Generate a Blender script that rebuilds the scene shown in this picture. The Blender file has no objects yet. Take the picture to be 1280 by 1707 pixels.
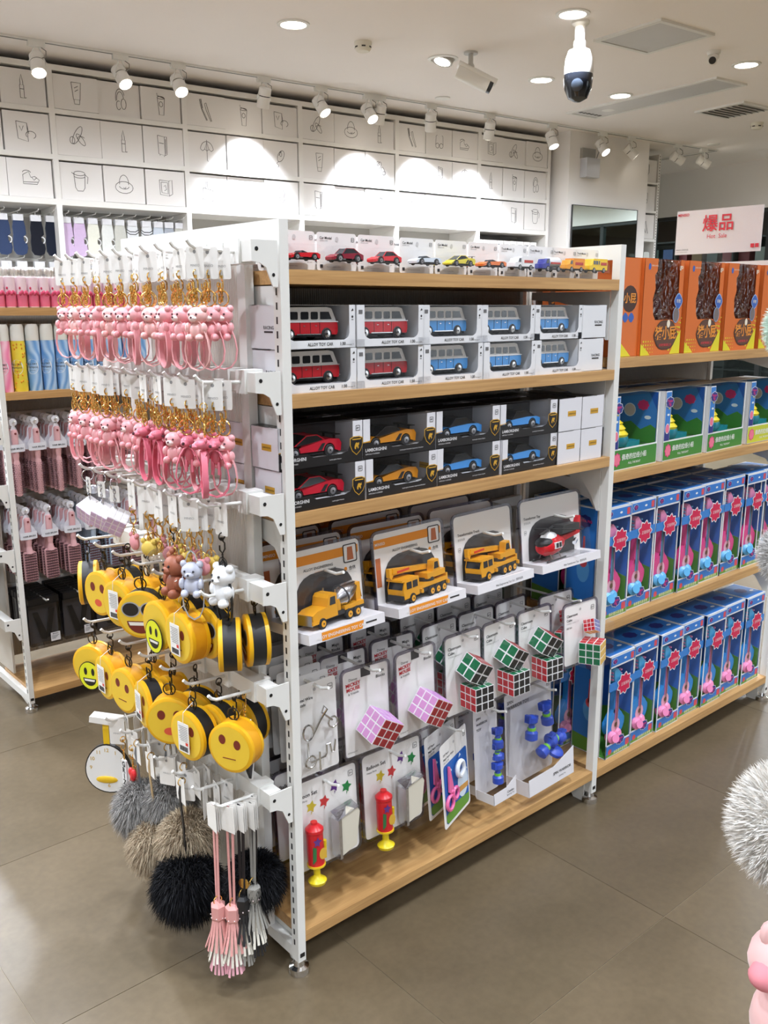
import bpy, bmesh, math, random
from math import sin, cos, pi, radians, sqrt
from mathutils import Vector, Matrix
random.seed(7)
S = bpy.context.scene
COL = S.collection
# ------------------------------------------------------------------ camera, world, exposure
FPX, PIT, ROL, YAW = 1485.0, radians(12.89), radians(-.12), radians(48.94)
CAM = Vector((-.8778, -1.2696, 1.3059))
fw = Vector((cos(YAW)*cos(PIT), sin(YAW)*cos(PIT), -sin(PIT)))
rt = Vector((sin(YAW), -cos(YAW), 0)); up = rt.cross(fw)
rt2 = rt*cos(ROL)+up*sin(ROL); up2 = -rt*sin(ROL)+up*cos(ROL)
cd = bpy.data.cameras.new('camera'); cam = bpy.data.objects.new('camera', cd); COL.objects.link(cam)
cd.sensor_fit = 'VERTICAL'; cd.sensor_height = 36.0; cd.lens = 36.0*FPX/1707; cd.clip_start = .02; cd.clip_end = 100
M3 = Matrix((rt2, up2, -fw)).transposed()
cam.matrix_world = Matrix.Translation(CAM) @ M3.to_4x4()
S.camera = cam
w = bpy.data.worlds.new('mall_side_fill'); S.world = w; w.use_nodes = True  # even fill light added through an assumed open-topped mall, no skylight known
w.node_tree.nodes['Background'].inputs[0].default_value = (.86, .93, 1.0, 1)
w.node_tree.nodes['Background'].inputs[1].default_value = 1.3
vs = S.view_settings
vs.view_transform = 'Standard'; vs.look = 'None'; vs.gamma = 1.0; vs.use_curve_mapping = False
vs.exposure = 0.52
S.cycles.use_denoising = True
S.cycles.max_bounces = 8; S.cycles.transparent_max_bounces = 24
S.cycles.caustics_reflective = False; S.cycles.caustics_refractive = False
S.cycles.sample_clamp_indirect = 4.0
DOWN_W, MID_W, BACK_W, TRACK_W = 84.0, 60.0, 118.0, 105.0          # watts of a ceiling downlight and of a track spot
WARM = (.84, .905, 1.0)

# ------------------------------------------------------------------ materials
def lin(c):
    return tuple((v/255/12.92 if v/255 <= .04045 else ((v/255+.055)/1.055)**2.4) for v in c)
_m = {}
def mat(name, c=(200, 200, 200), rough=.5, metal=0., spec=.5, var=.0, vscale=6., bump=0., bscale=40., emit=0., coat=0., sheen=0.):
    if name in _m: return _m[name]
    m = bpy.data.materials.new(name); m.use_nodes = True; nt = m.node_tree; b = nt.nodes['Principled BSDF']
    col = lin(c)+(1,)
    b.inputs['Base Color'].default_value = col
    b.inputs['Roughness'].default_value = rough; b.inputs['Metallic'].default_value = metal
    b.inputs['Specular IOR Level'].default_value = spec
    b.inputs['Coat Weight'].default_value = coat
    if sheen: b.inputs['Sheen Weight'].default_value = sheen
    if emit:
        b.inputs['Emission Color'].default_value = col; b.inputs['Emission Strength'].default_value = emit
    if var or bump:
        tc = nt.nodes.new('ShaderNodeTexCoord'); n = nt.nodes.new('ShaderNodeTexNoise')
        n.inputs['Scale'].default_value = vscale if var else bscale; n.inputs['Detail'].default_value = 5
        nt.links.new(tc.outputs['Object'], n.inputs['Vector'])
        if var:
            r = nt.nodes.new('ShaderNodeMixRGB'); r.inputs[1].default_value = tuple(v*(1-var) for v in col[:3])+(1,)
            r.inputs[2].default_value = tuple(min(1, v*(1+var)) for v in col[:3])+(1,)
            nt.links.new(n.outputs['Fac'], r.inputs[0]); nt.links.new(r.outputs[0], b.inputs['Base Color'])
        if bump:
            n2 = n
            if var:
                n2 = nt.nodes.new('ShaderNodeTexNoise'); n2.inputs['Scale'].default_value = bscale
                nt.links.new(tc.outputs['Object'], n2.inputs['Vector'])
            bp = nt.nodes.new('ShaderNodeBump'); bp.inputs['Strength'].default_value = bump; bp.inputs['Distance'].default_value = .002
            nt.links.new(n2.outputs['Fac'], bp.inputs['Height']); nt.links.new(bp.outputs[0], b.inputs['Normal'])
    _m[name] = m
    return m
def P(r, g, b_, rough=.45, **k):            # a plain paint / print colour
    return mat('paint_%d_%d_%d_%d' % (r, g, b_, int(rough*100)), (r, g, b_), rough, **k)
def clear(name='clear_plastic', tint=(255, 255, 255), gloss=.9, rough=.08, base=.022, k=.42):
    if name in _m: return _m[name]
    m = bpy.data.materials.new(name); m.use_nodes = True; nt = m.node_tree; nt.nodes.clear()
    o = nt.nodes.new('ShaderNodeOutputMaterial'); mx = nt.nodes.new('ShaderNodeMixShader')
    t = nt.nodes.new('ShaderNodeBsdfTransparent'); t.inputs[0].default_value = lin(tint)+(1,)
    g = nt.nodes.new('ShaderNodeBsdfGlossy'); g.inputs['Roughness'].default_value = rough; g.inputs[0].default_value = (gloss, gloss, gloss, 1)
    f0 = nt.nodes.new('ShaderNodeLayerWeight'); f0.inputs[0].default_value = .3; f = nt.nodes.new('ShaderNodeMath'); f.operation = 'POWER'; f.inputs[1].default_value = 3.
    nt.links.new(f0.outputs['Facing'], f.inputs[0])
    ma = nt.nodes.new('ShaderNodeMath'); ma.operation = 'MULTIPLY_ADD'; ma.inputs[1].default_value = k; ma.inputs[2].default_value = base
    nt.links.new(f.outputs[0], ma.inputs[0]); nt.links.new(ma.outputs[0], mx.inputs[0])
    nt.links.new(t.outputs[0], mx.inputs[1]); nt.links.new(g.outputs[0], mx.inputs[2]); nt.links.new(mx.outputs[0], o.inputs[0])
    _m[name] = m
    return m
def wood(name, c1, c2, sx=1.2, sy=22, sz=30, rough=.42):
    if name in _m: return _m[name]
    m = bpy.data.materials.new(name); m.use_nodes = True; nt = m.node_tree; b = nt.nodes['Principled BSDF']
    tc = nt.nodes.new('ShaderNodeTexCoord'); mp = nt.nodes.new('ShaderNodeMapping'); mp.inputs['Scale'].default_value = (sx, sy, sz)
    n = nt.nodes.new('ShaderNodeTexNoise'); n.inputs['Scale'].default_value = 3.5; n.inputs['Detail'].default_value = 8; n.inputs['Distortion'].default_value = .6
    r = nt.nodes.new('ShaderNodeValToRGB'); r.color_ramp.elements[0].position = .32; r.color_ramp.elements[1].position = .68
    r.color_ramp.elements[0].color = lin(c1)+(1,); r.color_ramp.elements[1].color = lin(c2)+(1,)
    nt.links.new(tc.outputs['Object'], mp.inputs[0]); nt.links.new(mp.outputs[0], n.inputs['Vector'])
    nt.links.new(n.outputs['Fac'], r.inputs[0]); nt.links.new(r.outputs[0], b.inputs['Base Color'])
    b.inputs['Roughness'].default_value = rough
    _m[name] = m
    return m
def ribbed(name, c, scale, axis, rough=.35, alpha=1.):    # fine vertical corrugation as relief
    if name in _m: return _m[name]
    m = mat(name, c, rough); nt = m.node_tree; b = nt.nodes['Principled BSDF']
    tc = nt.nodes.new('ShaderNodeTexCoord'); wv = nt.nodes.new('ShaderNodeTexWave'); wv.bands_direction = axis
    wv.inputs['Scale'].default_value = scale; bp = nt.nodes.new('ShaderNodeBump'); bp.inputs['Strength'].default_value = .6; bp.inputs['Distance'].default_value = .002
    nt.links.new(tc.outputs['Object'], wv.inputs['Vector']); nt.links.new(wv.outputs['Fac'], bp.inputs['Height']); nt.links.new(bp.outputs[0], b.inputs['Normal'])
    return m
WHITE = P(236, 235, 230, .35); BLACK = P(22, 22, 24, .4); GREY = P(150, 150, 150); DARK = P(50, 48, 48)
METALW = mat('white_powder_coat', (232, 232, 228), .38, 0, .5, .02, 30)
CHROME = mat('chrome', (215, 215, 215), .16, 1.); GOLD = mat('gold_metal', (232, 190, 110), .2, 1.)
SILVER = mat('silver_metal', (200, 200, 205), .22, 1.); GUN = mat('gunmetal', (70, 66, 62), .3, 1.)
OAK = wood('oak_edge', (176, 134, 84), (205, 163, 108)); OAKTOP = OAK
CLEAR = clear(); FILM = clear('window_film', base=.01, k=.3); SHELLM = clear('shell_rim', (206, 203, 214), .9, .12, .12, .5); CARD = P(238, 236, 234, .3)

# ------------------------------------------------------------------ mesh builder
class MB:
    def __init__(s): s.v = []; s.f = []; s.m = []
    def add(s, vs_, fs, m=0):
        b = len(s.v); s.v += [tuple(p) for p in vs_]
        for q in fs: s.f.append([b+i for i in q]); s.m.append(m)
        return s
    def box(s, x0, x1, y0, y1, z0, z1, m=0):
        return s.add([(x, y, z) for z in (z0, z1) for y in (y0, y1) for x in (x0, x1)],
              [(0, 2, 3, 1), (4, 5, 7, 6), (0, 1, 5, 4), (2, 6, 7, 3), (0, 4, 6, 2), (1, 3, 7, 5)], m)
    def obox(s, c, ax, hx, hy, hz, m=0):           # box about centre c with a 3x3 rotation ax
        vs_ = [Vector(c)+ax @ Vector((x*hx, y*hy, z*hz)) for z in (-1, 1) for y in (-1, 1) for x in (-1, 1)]
        return s.add(vs_, [(0, 2, 3, 1), (4, 5, 7, 6), (0, 1, 5, 4), (2, 6, 7, 3), (0, 4, 6, 2), (1, 3, 7, 5)], m)
    def map(s, p, ax, d):
        return {'y': (p[0], d, p[1]), 'x': (d, p[0], p[1]), 'z': (p[0], p[1], d)}[ax]
    def ext(s, pts, a, b, m=0, ax='y', mside=None):
        n = len(pts); vs_ = [s.map(p, ax, a) for p in pts]+[s.map(p, ax, b) for p in pts]
        base = len(s.v); s.v += vs_
        s.f += [[base+i for i in range(n)], [base+n+i for i in reversed(range(n))]]; s.m += [m, m]
        for i in range(n):
            j = (i+1) % n; s.f.append([base+i, base+n+i, base+n+j, base+j]); s.m.append(m if mside is None else mside)
        return s
    def face(s, pts, d, m=0, ax='y'):             # one flat printed shape
        return s.add([s.map(p, ax, d) for p in pts], [tuple(range(len(pts)))], m)
    def ring(s, po, pi_, a, b, m=0, ax='y'):      # frame between two outlines with equal point counts
        n = len(po); base = len(s.v)
        for d in (a, b):
            for q in (po, pi_): s.v += [s.map(p, ax, d) for p in q]
        o0, i0, o1, i1 = base, base+n, base+2*n, base+3*n
        for i in range(n):
            j = (i+1) % n
            for q in ((o0+i, i0+i, i0+j, o0+j), (o1+i, o1+j, i1+j, i1+i), (o0+i, o0+j, o1+j, o1+i), (i0+i, i1+i, i1+j, i0+j)):
                s.f.append(list(q)); s.m.append(m)
        return s
    def lathe(s, prof, c=(0, 0, 0), ax=(0, 0, 1), n=16, m=0, caps=True):
        ax = Vector(ax).normalized(); q = Vector((0, 0, 1)).rotation_difference(ax); base = len(s.v)
        mm = m if isinstance(m, (list, tuple)) else [m]*(len(prof)-1)
        for r, h in prof:
            for i in range(n):
                t = 2*pi*i/n; s.v.append(tuple(Vector(c)+q @ Vector((r*cos(t), r*sin(t), h))))
        for k in range(len(prof)-1):
            for i in range(n):
                j = (i+1) % n; s.f.append([base+k*n+i, base+k*n+j, base+(k+1)*n+j, base+(k+1)*n+i]); s.m.append(mm[k])
        if caps:
            s.f.append([base+i for i in reversed(range(n))]); s.m.append(mm[0])
            e = base+(len(prof)-1)*n; s.f.append([e+i for i in range(n)]); s.m.append(mm[-1])
        return s
    def cyl(s, p0, p1, r, n=12, m=0, r1=None):
        d = Vector(p1)-Vector(p0)
        return s.lathe([(r, 0), (r if r1 is None else r1, d.length)], p0, d, n, m)
    def tube(s, pts, r, n=6, m=0, closed=False):
        pts = [Vector(p) for p in pts]; k = len(pts); base = len(s.v); nrm = None
        rr = r if isinstance(r, (list, tuple)) else [r]*k
        for i, p in enumerate(pts):
            t = (pts[(i+1) % k]-pts[i-1]) if (closed or 0 < i < k-1) else (pts[1]-pts[0] if i == 0 else pts[-1]-pts[-2])
            t = t.normalized() if t.length > 1e-9 else Vector((0, 0, 1))
            if nrm is None: nrm = t.orthogonal().normalized()
            nrm = (nrm-t*nrm.dot(t)); nrm = nrm.normalized() if nrm.length > 1e-6 else t.orthogonal().normalized()
            bn = t.cross(nrm)
            for j in range(n):
                a = 2*pi*j/n; s.v.append(tuple(p+nrm*cos(a)*rr[i]+bn*sin(a)*rr[i]))
        for i in range(k if closed else k-1):
            i2 = (i+1) % k
            for j in range(n):
                j2 = (j+1) % n; s.f.append([base+i*n+j, base+i*n+j2, base+i2*n+j2, base+i2*n+j]); s.m.append(m)
        if not closed:
            s.f += [[base+j for j in reversed(range(n))], [base+(k-1)*n+j for j in range(n)]]; s.m += [m, m]
        return s
    def torus(s, c, R, r, ax='y', n=12, k=5, m=0):
        return s.tube([Vector(c)+Vector(s.map((R*cos(2*pi*i/n), R*sin(2*pi*i/n)), ax, 0)) for i in range(n)], r, k, m, True)
    def ell(s, c, r, n=10, k=7, m=0, rot=None):
        if not isinstance(r, (list, tuple)): r = (r, r, r)
        base = len(s.v); c = Vector(c)
        def put(p):
            p = Vector((p[0]*r[0], p[1]*r[1], p[2]*r[2])); s.v.append(tuple(c+(rot @ p if rot else p)))
        put((0, 0, -1))
        for i in range(1, k):
            ph = -pi/2+pi*i/k
            for j in range(n): put((cos(ph)*cos(2*pi*j/n), cos(ph)*sin(2*pi*j/n), sin(ph)))
        put((0, 0, 1)); top = len(s.v)-1
        for j in range(n):
            j2 = (j+1) % n; s.f.append([base, base+1+j2, base+1+j]); s.m.append(m)
            for i in range(k-2):
                a = base+1+i*n; s.f.append([a+j, a+j2, a+n+j2, a+n+j]); s.m.append(m)
            a = base+1+(k-2)*n; s.f.append([a+j, a+j2, top]); s.m.append(m)
        return s
    def ribbon(s, pts, wid, d, m=0, ax='y'):       # flat pen stroke in a plane
        pts = [Vector(p) for p in pts]; L = []; Rr = []
        for i, p in enumerate(pts):
            t = pts[min(i+1, len(pts)-1)]-pts[max(i-1, 0)]; t = t.normalized() if t.length > 1e-9 else Vector((1, 0))
            nn = Vector((-t.y, t.x))*wid/2; L.append(p+nn); Rr.append(p-nn)
        for i in range(len(pts)-1): s.add([s.map(q, ax, d) for q in (L[i], L[i+1], Rr[i+1], Rr[i])], [(0, 1, 2, 3)], m)
        return s
    def strap(s, pts, wid, th, m=0, side=(0, 1, 0)):   # flat band following 3-D points, width along side
        pts = [Vector(p) for p in pts]; sd = Vector(side).normalized(); base = len(s.v); k = len(pts)
        for i, p in enumerate(pts):
            t = (pts[min(i+1, k-1)]-pts[max(i-1, 0)]).normalized(); nn = t.cross(sd); nn = nn.normalized()*th/2 if nn.length > 1e-6 else Vector((th/2, 0, 0))
            for a, b in ((1, 1), (-1, 1), (-1, -1), (1, -1)): s.v.append(tuple(p+nn*a+sd*wid/2*b))
        for i in range(k-1):
            for j in range(4):
                j2 = (j+1) % 4; q = base+i*4; s.f.append([q+j, q+j2, q+4+j2, q+4+j]); s.m.append(m)
        s.f += [[base+3, base+2, base+1, base], [base+(k-1)*4+j for j in range(4)]]; s.m += [m, m]
        return s
    def text(s, t, size, pos, m=0, ax='y', align='C', bold=.0, rot=0., sx=1., flip=False):
        vs_, fs = text_geo(t, bold)
        xs = [p[0] for p in vs_] or [0]; w_ = max(xs)-min(xs); x0 = min(xs)
        off = {'C': -w_/2-x0, 'L': -x0, 'R': -w_-x0}[align]; c, sn = cos(rot), sin(rot); out = []
        for p in vs_:
            x = (p[0]+off)*size*sx; z = p[1]*size; X, Z = x*c-z*sn, x*sn+z*c
            if ax == 'y': out.append((pos[0]+X, pos[1], pos[2]+Z))
            elif ax == '-x': out.append((pos[0], pos[1]-X, pos[2]+Z))
            elif ax == 'x': out.append((pos[0], pos[1]+X, pos[2]+Z))
            else: out.append((pos[0]+X, pos[1]+Z, pos[2]))
        return s.add(out, fs, m)
    def xf(s, mtx, start=0):
        s.v = s.v[:start]+[tuple(mtx @ Vector(p)) for p in s.v[start:]]; return s
    def mesh(s, name, mats, smooth=35):
        me = bpy.data.meshes.new(name); me.from_pydata(s.v, [], s.f)
        for mt in (mats if isinstance(mats, (list, tuple)) else [mats]): me.materials.append(mt)
        me.polygons.foreach_set('material_index', s.m)
        if smooth:
            me.polygons.foreach_set('use_smooth', [True]*len(s.f)); me.set_sharp_from_angle(angle=radians(smooth))
        me.update()
        return me
    def build(s, name, mats, parent=None, smooth=35, loc=None, rz=0):
        o = bpy.data.objects.new(name, s.mesh(name, mats, smooth)); COL.objects.link(o)
        if parent: o.parent = parent
        if loc is not None: o.location = loc
        if rz: o.rotation_euler = (0, 0, rz)
        return o
_tx = {}
_f = bpy.data.curves.new('lettering', 'FONT'); _fo = bpy.data.objects.new('lettering_source', _f)
def text_geo(t, bold=0.):
    if (t, bold) not in _tx:
        _f.body = t; _f.size = 1.0; _f.offset = bold; _f.resolution_u = 2 if len(t) > 2 else 4
        COL.objects.link(_fo); dg = bpy.context.evaluated_depsgraph_get(); dg.update(); ev = _fo.evaluated_get(dg); me = ev.to_mesh()
        _tx[(t, bold)] = ([tuple(v.co) for v in me.vertices], [tuple(p.vertices) for p in me.polygons])
        ev.to_mesh_clear(); COL.objects.unlink(_fo)
    return _tx[(t, bold)]
def rrect(x0, x1, z0, z1, r, n=4):
    out = []
    for cx, cz, a0 in ((x1-r, z1-r, 0), (x0+r, z1-r, 90), (x0+r, z0+r, 180), (x1-r, z0+r, 270)):
        out += [(cx+r*cos(radians(a0+90*i/n)), cz+r*sin(radians(a0+90*i/n))) for i in range(n+1)]
    return out
def disc(cx, cz, rx, rz=None, n=16): return [(cx+rx*cos(2*pi*i/n), cz+(rz or rx)*sin(2*pi*i/n)) for i in range(n)]
def star(cx, cz, R, k=5, q=.45, rot=0): return [(cx+(R if i % 2 == 0 else R*q)*sin(rot+pi*i/k), cz+(R if i % 2 == 0 else R*q)*cos(rot+pi*i/k)) for i in range(2*k)]
def arc(cx, cz, R, a0, a1, n=8): return [(cx+R*cos(radians(a0+(a1-a0)*i/n)), cz+R*sin(radians(a0+(a1-a0)*i/n))) for i in range(n+1)]
def splat(cx, cz, R, k=9, q=.75, sq=1.): return [(cx+R*(q+(1-q)*cos(k*t))*cos(t), cz+sq*R*(q+(1-q)*cos(k*t))*sin(t)) for t in [2*pi*i/(k*4) for i in range(k*4)]]

# ------------------------------------------------------------------ things
ORD = 'first second third fourth fifth sixth seventh eighth ninth tenth eleventh twelfth thirteenth fourteenth fifteenth sixteenth'.split()
def thing(name, label, cat, loc=(0, 0, 0), rz=0., group=None, parent=None):
    o = bpy.data.objects.new(name, None); o.empty_display_size = .05; COL.objects.link(o)
    o.location = loc; o.rotation_euler = (0, 0, rz)
    return tag(o, label, cat, group)
def tag(o, label, cat, group=None):
    o['label'] = label; o['category'] = cat
    if group: o['group'] = group
    return o
def struct(o): o['kind'] = 'structure'; return o
def kids(o): return [c for c in COL.objects if c.parent == o]
_kid = {}
def copy_tree(root, loc, rz=0., label=None, group=None):
    if root.name not in _kid: _kid[root.name] = [(c, list(c.children)) for c in root.children]
    r = root.copy(); COL.objects.link(r); r.location = loc; r.rotation_euler = (0, 0, rz)
    if label: r['label'] = label
    if group: r['group'] = group
    for ch, gs in _kid[root.name]:
        c = ch.copy(); COL.objects.link(c); c.parent = r
        for g in gs:
            d = g.copy(); COL.objects.link(d); d.parent = c
    return r
class Proto:                                   # first use moves the original, later uses copy it
    def __init__(s, root): s.r = root; s.used = False
    def put(s, loc, rz=0., label=None, group=None, rot=None):
        if s.used: o = copy_tree(s.r, loc, rz, label, group)
        else:
            s.used = True; o = s.r; o.location = loc; o.rotation_euler = (0, 0, rz)
            if label: o['label'] = label
            if group: o['group'] = group
        if rot: o.rotation_euler = rot
        return o
WA = radians(-5.75)                              # the shop's walls stand at a slight angle to the gondolas
WX = Vector((cos(WA), sin(WA), 0)); WN = Vector((-sin(WA), cos(WA), 0))
def wp(u, d, z=0.): return WX*u+WN*d+Vector((0, 0, z))
# ------------------------------------------------------------------ room shell (local axes u, d = along / towards the back wall)
CEIL = mat('ceiling_paint', (246, 241, 238), .8, 0, .2, .012, 3)
WALLM = mat('wall_paint', (243, 240, 237), .7, 0, .3, .015, 4)
ZC = 2.9
def room(name, mb, m, smooth=0): return struct(mb.build(name, m, None, smooth, rz=WA))
room('ceiling', MB().box(-4.2, 8.9, -3.6, 6.7, ZC, ZC+.1), CEIL)
b = MB()
b.box(-4.2, 7.4, 5.42, 5.6, 0, ZC); b.box(7.3, 7.4, 5.6, 6.6, 0, ZC); b.box(7.3, 8.9, 6.6, 6.7, 0, ZC)
room('wall_back', b, WALLM)
room('wall_left', MB().box(-4.2, -4.1, -3.5, 5.42, 0, ZC), WALLM)
b = MB()
b.box(8.75, 8.85, -3.5, 6.25, 2.39, ZC); b.box(8.75, 8.85, 6.25, 6.6, 0, ZC)
room('wall_right', b, WALLM)
room('wall_pillar', MB().box(5.742, 6.868, 4.82, 5.42, 0, ZC), WALLM)
# shop front: fascia over the open entrance, mall hall behind the camera
BROWN = mat('mall_brown_cladding', (86, 62, 54), .5, 0, .4, .12, 3)
room('wall_front', MB().box(-4.2, 8.9, -3.6, -3.5, 2.55, 4.2), BROWN)
b = MB(); b.box(-5, 10, -8.6, -8.5, 2.3, 4.2, 0); b.box(-5, 10, -8.6, -8.5, 0, .25, 0)
for i in range(8): b.box(-5+2.1*i, -4.88+2.1*i, -8.6, -8.48, .25, 2.3, 0)
room('wall_mall', b, BROWN)
room('wall_mall_recess', MB().box(-5, 10, -9.7, -9.6, 0, 2.3), mat('mall_shop_interior', (60, 52, 50), .6, 0, .3, .3, 1.5))
# floor: stone tiles with recessed joints on a grout bed; tiles follow the gondolas
def floor_mat():
    m = mat('floor_stone', (128, 116, 98), .34, 0, .45); nt = m.node_tree; bs = nt.nodes['Principled BSDF']
    tc = nt.nodes.new('ShaderNodeTexCoord'); n1 = nt.nodes.new('ShaderNodeTexNoise'); n1.inputs['Scale'].default_value = 2.2; n1.inputs['Detail'].default_value = 9; n1.inputs['Roughness'].default_value = .62
    n2 = nt.nodes.new('ShaderNodeTexNoise'); n2.inputs['Scale'].default_value = 60; n2.inputs['Detail'].default_value = 3
    r = nt.nodes.new('ShaderNodeValToRGB'); r.color_ramp.elements[0].position = .3; r.color_ramp.elements[1].position = .72
    r.color_ramp.elements[0].color = lin((86, 75, 57))+(1,); r.color_ramp.elements[1].color = lin((110, 96, 75))+(1,)
    mx = nt.nodes.new('ShaderNodeMixRGB'); mx.blend_type = 'OVERLAY'; mx.inputs[0].default_value = .18
    nt.links.new(tc.outputs['Object'], n1.inputs['Vector']); nt.links.new(tc.outputs['Object'], n2.inputs['Vector'])
    nt.links.new(n1.outputs['Fac'], r.inputs[0]); nt.links.new(r.outputs[0], mx.inputs[1]); nt.links.new(n2.outputs['Fac'], mx.inputs[2]); nt.links.new(mx.outputs[0], bs.inputs['Base Color'])
    ra = nt.nodes.new('ShaderNodeMapRange'); ra.inputs[3].default_value = .27; ra.inputs[4].default_value = .42
    nt.links.new(n1.outputs['Fac'], ra.inputs[0]); nt.links.new(ra.outputs[0], bs.inputs['Roughness'])
    return m
FLOORM = floor_mat()
floor = struct(MB().box(-9, 14, -12, 9, -.06, -.0012).build('floor', mat('floor_grout', (140, 128, 108), .7, 0, .3, .1, 8), None, 0))
TS = .576; tm = MB(); g = .0007
tm.box(g, TS-g, g, TS-g, -.02, 0)
tmesh = tm.mesh('tile', FLOORM, 0)
tiles = []
for i in range(-4, 9):
    for j in range(-4, 8):
        o = bpy.data.objects.new('tile', tmesh); COL.objects.link(o); o.parent = floor
        o.location = (.133+TS*i, -.383+TS*j, 0); tiles.append(o)
fb = MB()
for x0, x1, y0, y1 in ((-8.9, .133-4*TS, -11.9, 8.9), (.133+9*TS, 13.9, -11.9, 8.9), (.133-4*TS, .133+9*TS, -11.9, -.383-4*TS), (.133-4*TS, .133+9*TS, -.383+8*TS, 8.9)):
    fb.box(x0, x1, y0, y1, -.02, 0)
o = fb.build('tile_field', FLOORM, floor, 0); o['kind'] = 'stuff'
# glass storefront in the right-hand wall and the dim neighbour shop behind it
MULL = mat('dark_window_frame', (70, 72, 72), .4, .6)
win = struct(MB().box(8.79, 8.80, -3.46, 6.21, .04, 2.36).build('window_1', clear('shop_glass', (225, 235, 232), .8, .02, .03, .5), None, 0, rz=WA))
fb = MB()
for d0 in (-3.5, -1.5, .5, 2.5, 4.62, 6.2): fb.box(8.77, 8.83, d0, d0+.05, 0, 2.39)
fb.box(8.77, 8.83, -3.5, 6.25, 2.35, 2.39); fb.box(8.77, 8.83, -3.5, 6.25, 0, .05)
fb.build('window_frame', MULL, win, 0)
room('wall_neighbour', MB().box(12.6, 12.7, -6, 9.5, 0, 2.9), BROWN)
room('wall_neighbour_side', MB().box(8.9, 12.6, 9.4, 9.5, 0, 2.9), BROWN)
room('ceiling_neighbour', MB().box(8.9, 12.7, -6, 9.5, 2.9, 3.0), CEIL)
t = thing('display_cabinet', 'dark display cabinet with boxes seen through the right window glass', 'cabinet', wp(10.2, 6.4, 0), WA)
b = MB(); b.box(-.2, .2, -1.4, 1.4, 0, .08); b.box(.17, .2, -1.4, 1.4, 0, 2.2)
for z in (.5, 1.0, 1.45, 1.85, 2.2): b.box(-.2, .2, -1.4, 1.4, z-.02, z)
for y in (-1.4, -.5, .4, 1.38): b.box(-.2, .2, y, y+.02, 0, 2.2)
b.build('carcass', mat('cabinet_dark', (48, 46, 46), .5), t, 0)
rnd = random.Random(3)
for z in (1.0, 1.45, 1.85):
    for k in range(11):
        y = -1.33+.24*k; h = rnd.uniform(.15, .3); ci = rnd.randrange(5); c = [(150, 110, 70), (60, 90, 150), (40, 70, 60), (200, 200, 195), (160, 50, 60)][ci]
        tag(MB().box(-.12, .1, -.08, .08, 0, h).build('carton', P(*c), None, 0, wp(10.2, 6.4+y, z), WA),
            'small %s carton on the %s shelf of the dim cabinet behind the right window' % (['brown', 'blue', 'dark green', 'pale grey', 'red'][ci], {1.0: 'low', 1.45: 'middle', 1.85: 'high'}[z]), 'carton', 'cartons behind the right window')
# mirror on the pillar
t = thing('wall_mirror', 'large frameless mirror fixed to the white pillar', 'mirror', wp(6.25, 4.808, .2), WA)
mm = mat('mirror_glass', (205, 218, 212), .02, 1.)
MB().box(-.46, .46, -.012, 0, 0, 2.046).build('mirror_glass', mm, t, 0)
fb = MB(); fb.ring([(-.466, -.006), (.466, -.006), (.466, 2.052), (-.466, 2.052)], [(-.46, 0), (.46, 0), (.46, 2.046), (-.46, 2.046)], -.014, 0); fb.build('edge_trim', MULL, t, 0)

# ------------------------------------------------------------------ ceiling fittings
LENS = mat('lamp_lens', (255, 246, 232), .4, emit=14.)
def aim(o, d): o.rotation_euler = Vector(d).to_track_quat('-Z', 'Y').to_euler()
def spot(name, root, loc, d, watts, ang, blend=.6, size=.04):
    l = bpy.data.lights.new(name, 'SPOT'); l.energy = watts; l.color = WARM; l.spot_size = radians(ang); l.spot_blend = blend; l.shadow_soft_size = size
    o = bpy.data.objects.new(name, l); COL.objects.link(o); o.parent = root; o.location = loc; aim(o, d); return o
def downlight_proto(watts, ang=128):
    t = thing('downlight', '', 'downlight')
    MB().lathe([(.095, 0), (.095, -.006), (.075, -.009), (.07, .0)], n=28, caps=False).build('trim_ring', METALW, t)
    MB().lathe([(.0005, -.004), (.07, -.004), (.07, -.001), (.0005, -.001)], n=28, caps=False).build('lens', LENS, t)
    spot('downlight_lamp', t, (0, 0, -.03), (0, 0, -1), watts, ang, .8, .06)
    return t
dl = Proto(downlight_proto(DOWN_W)); dlb = Proto(downlight_proto(BACK_W, 165)); dlm = Proto(downlight_proto(MID_W))
NEAR = {(2.08, 3.53): 'round ceiling downlight left of the smoke detector', (3.26, 2.48): 'glaring round ceiling downlight beside the black dome camera',
        (4.17, 3.63): 'round ceiling downlight right of the bullet camera', (5.01, 2.55): 'round ceiling downlight right of the square access panel',
        (5.02, 3.63): 'round ceiling downlight beside the long ceiling panel'}
pts = list(NEAR)
for d in (1.4, -.8, -2.5): pts += [(-2.6+1.45*i-(.6 if d == 1.4 else 0), d) for i in range(8)]
pts += [(9.9+1.4*(k % 2), -2+1.3*k) for k in range(7)]
pts += [(-.62, .3)]  # unseen downlight added for more light on the keychain end
pts += [(-2.9, 3.53), (-1.15, 3.53), (.3, 3.53), (-2.3, 2.48), (-.3, 2.48), (1.45, 2.48), (6.76, 2.5), (7.9, 3.4), (7.7, 1.9), (7.9, .8)]  # those ending the list are unseen, added to brighten the far right wall
for u, d in pts:
    (dlb if d > 2 or u > 7 else (dlm if d > 1 else dl)).put(wp(u, d, ZC-.0005), WA, NEAR.get((u, d), 'round ceiling downlight in the hall beyond the right window' if u > 8.8 else 'unseen round ceiling downlight over the aisles outside the photographed view'), 'ceiling downlights')
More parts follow.
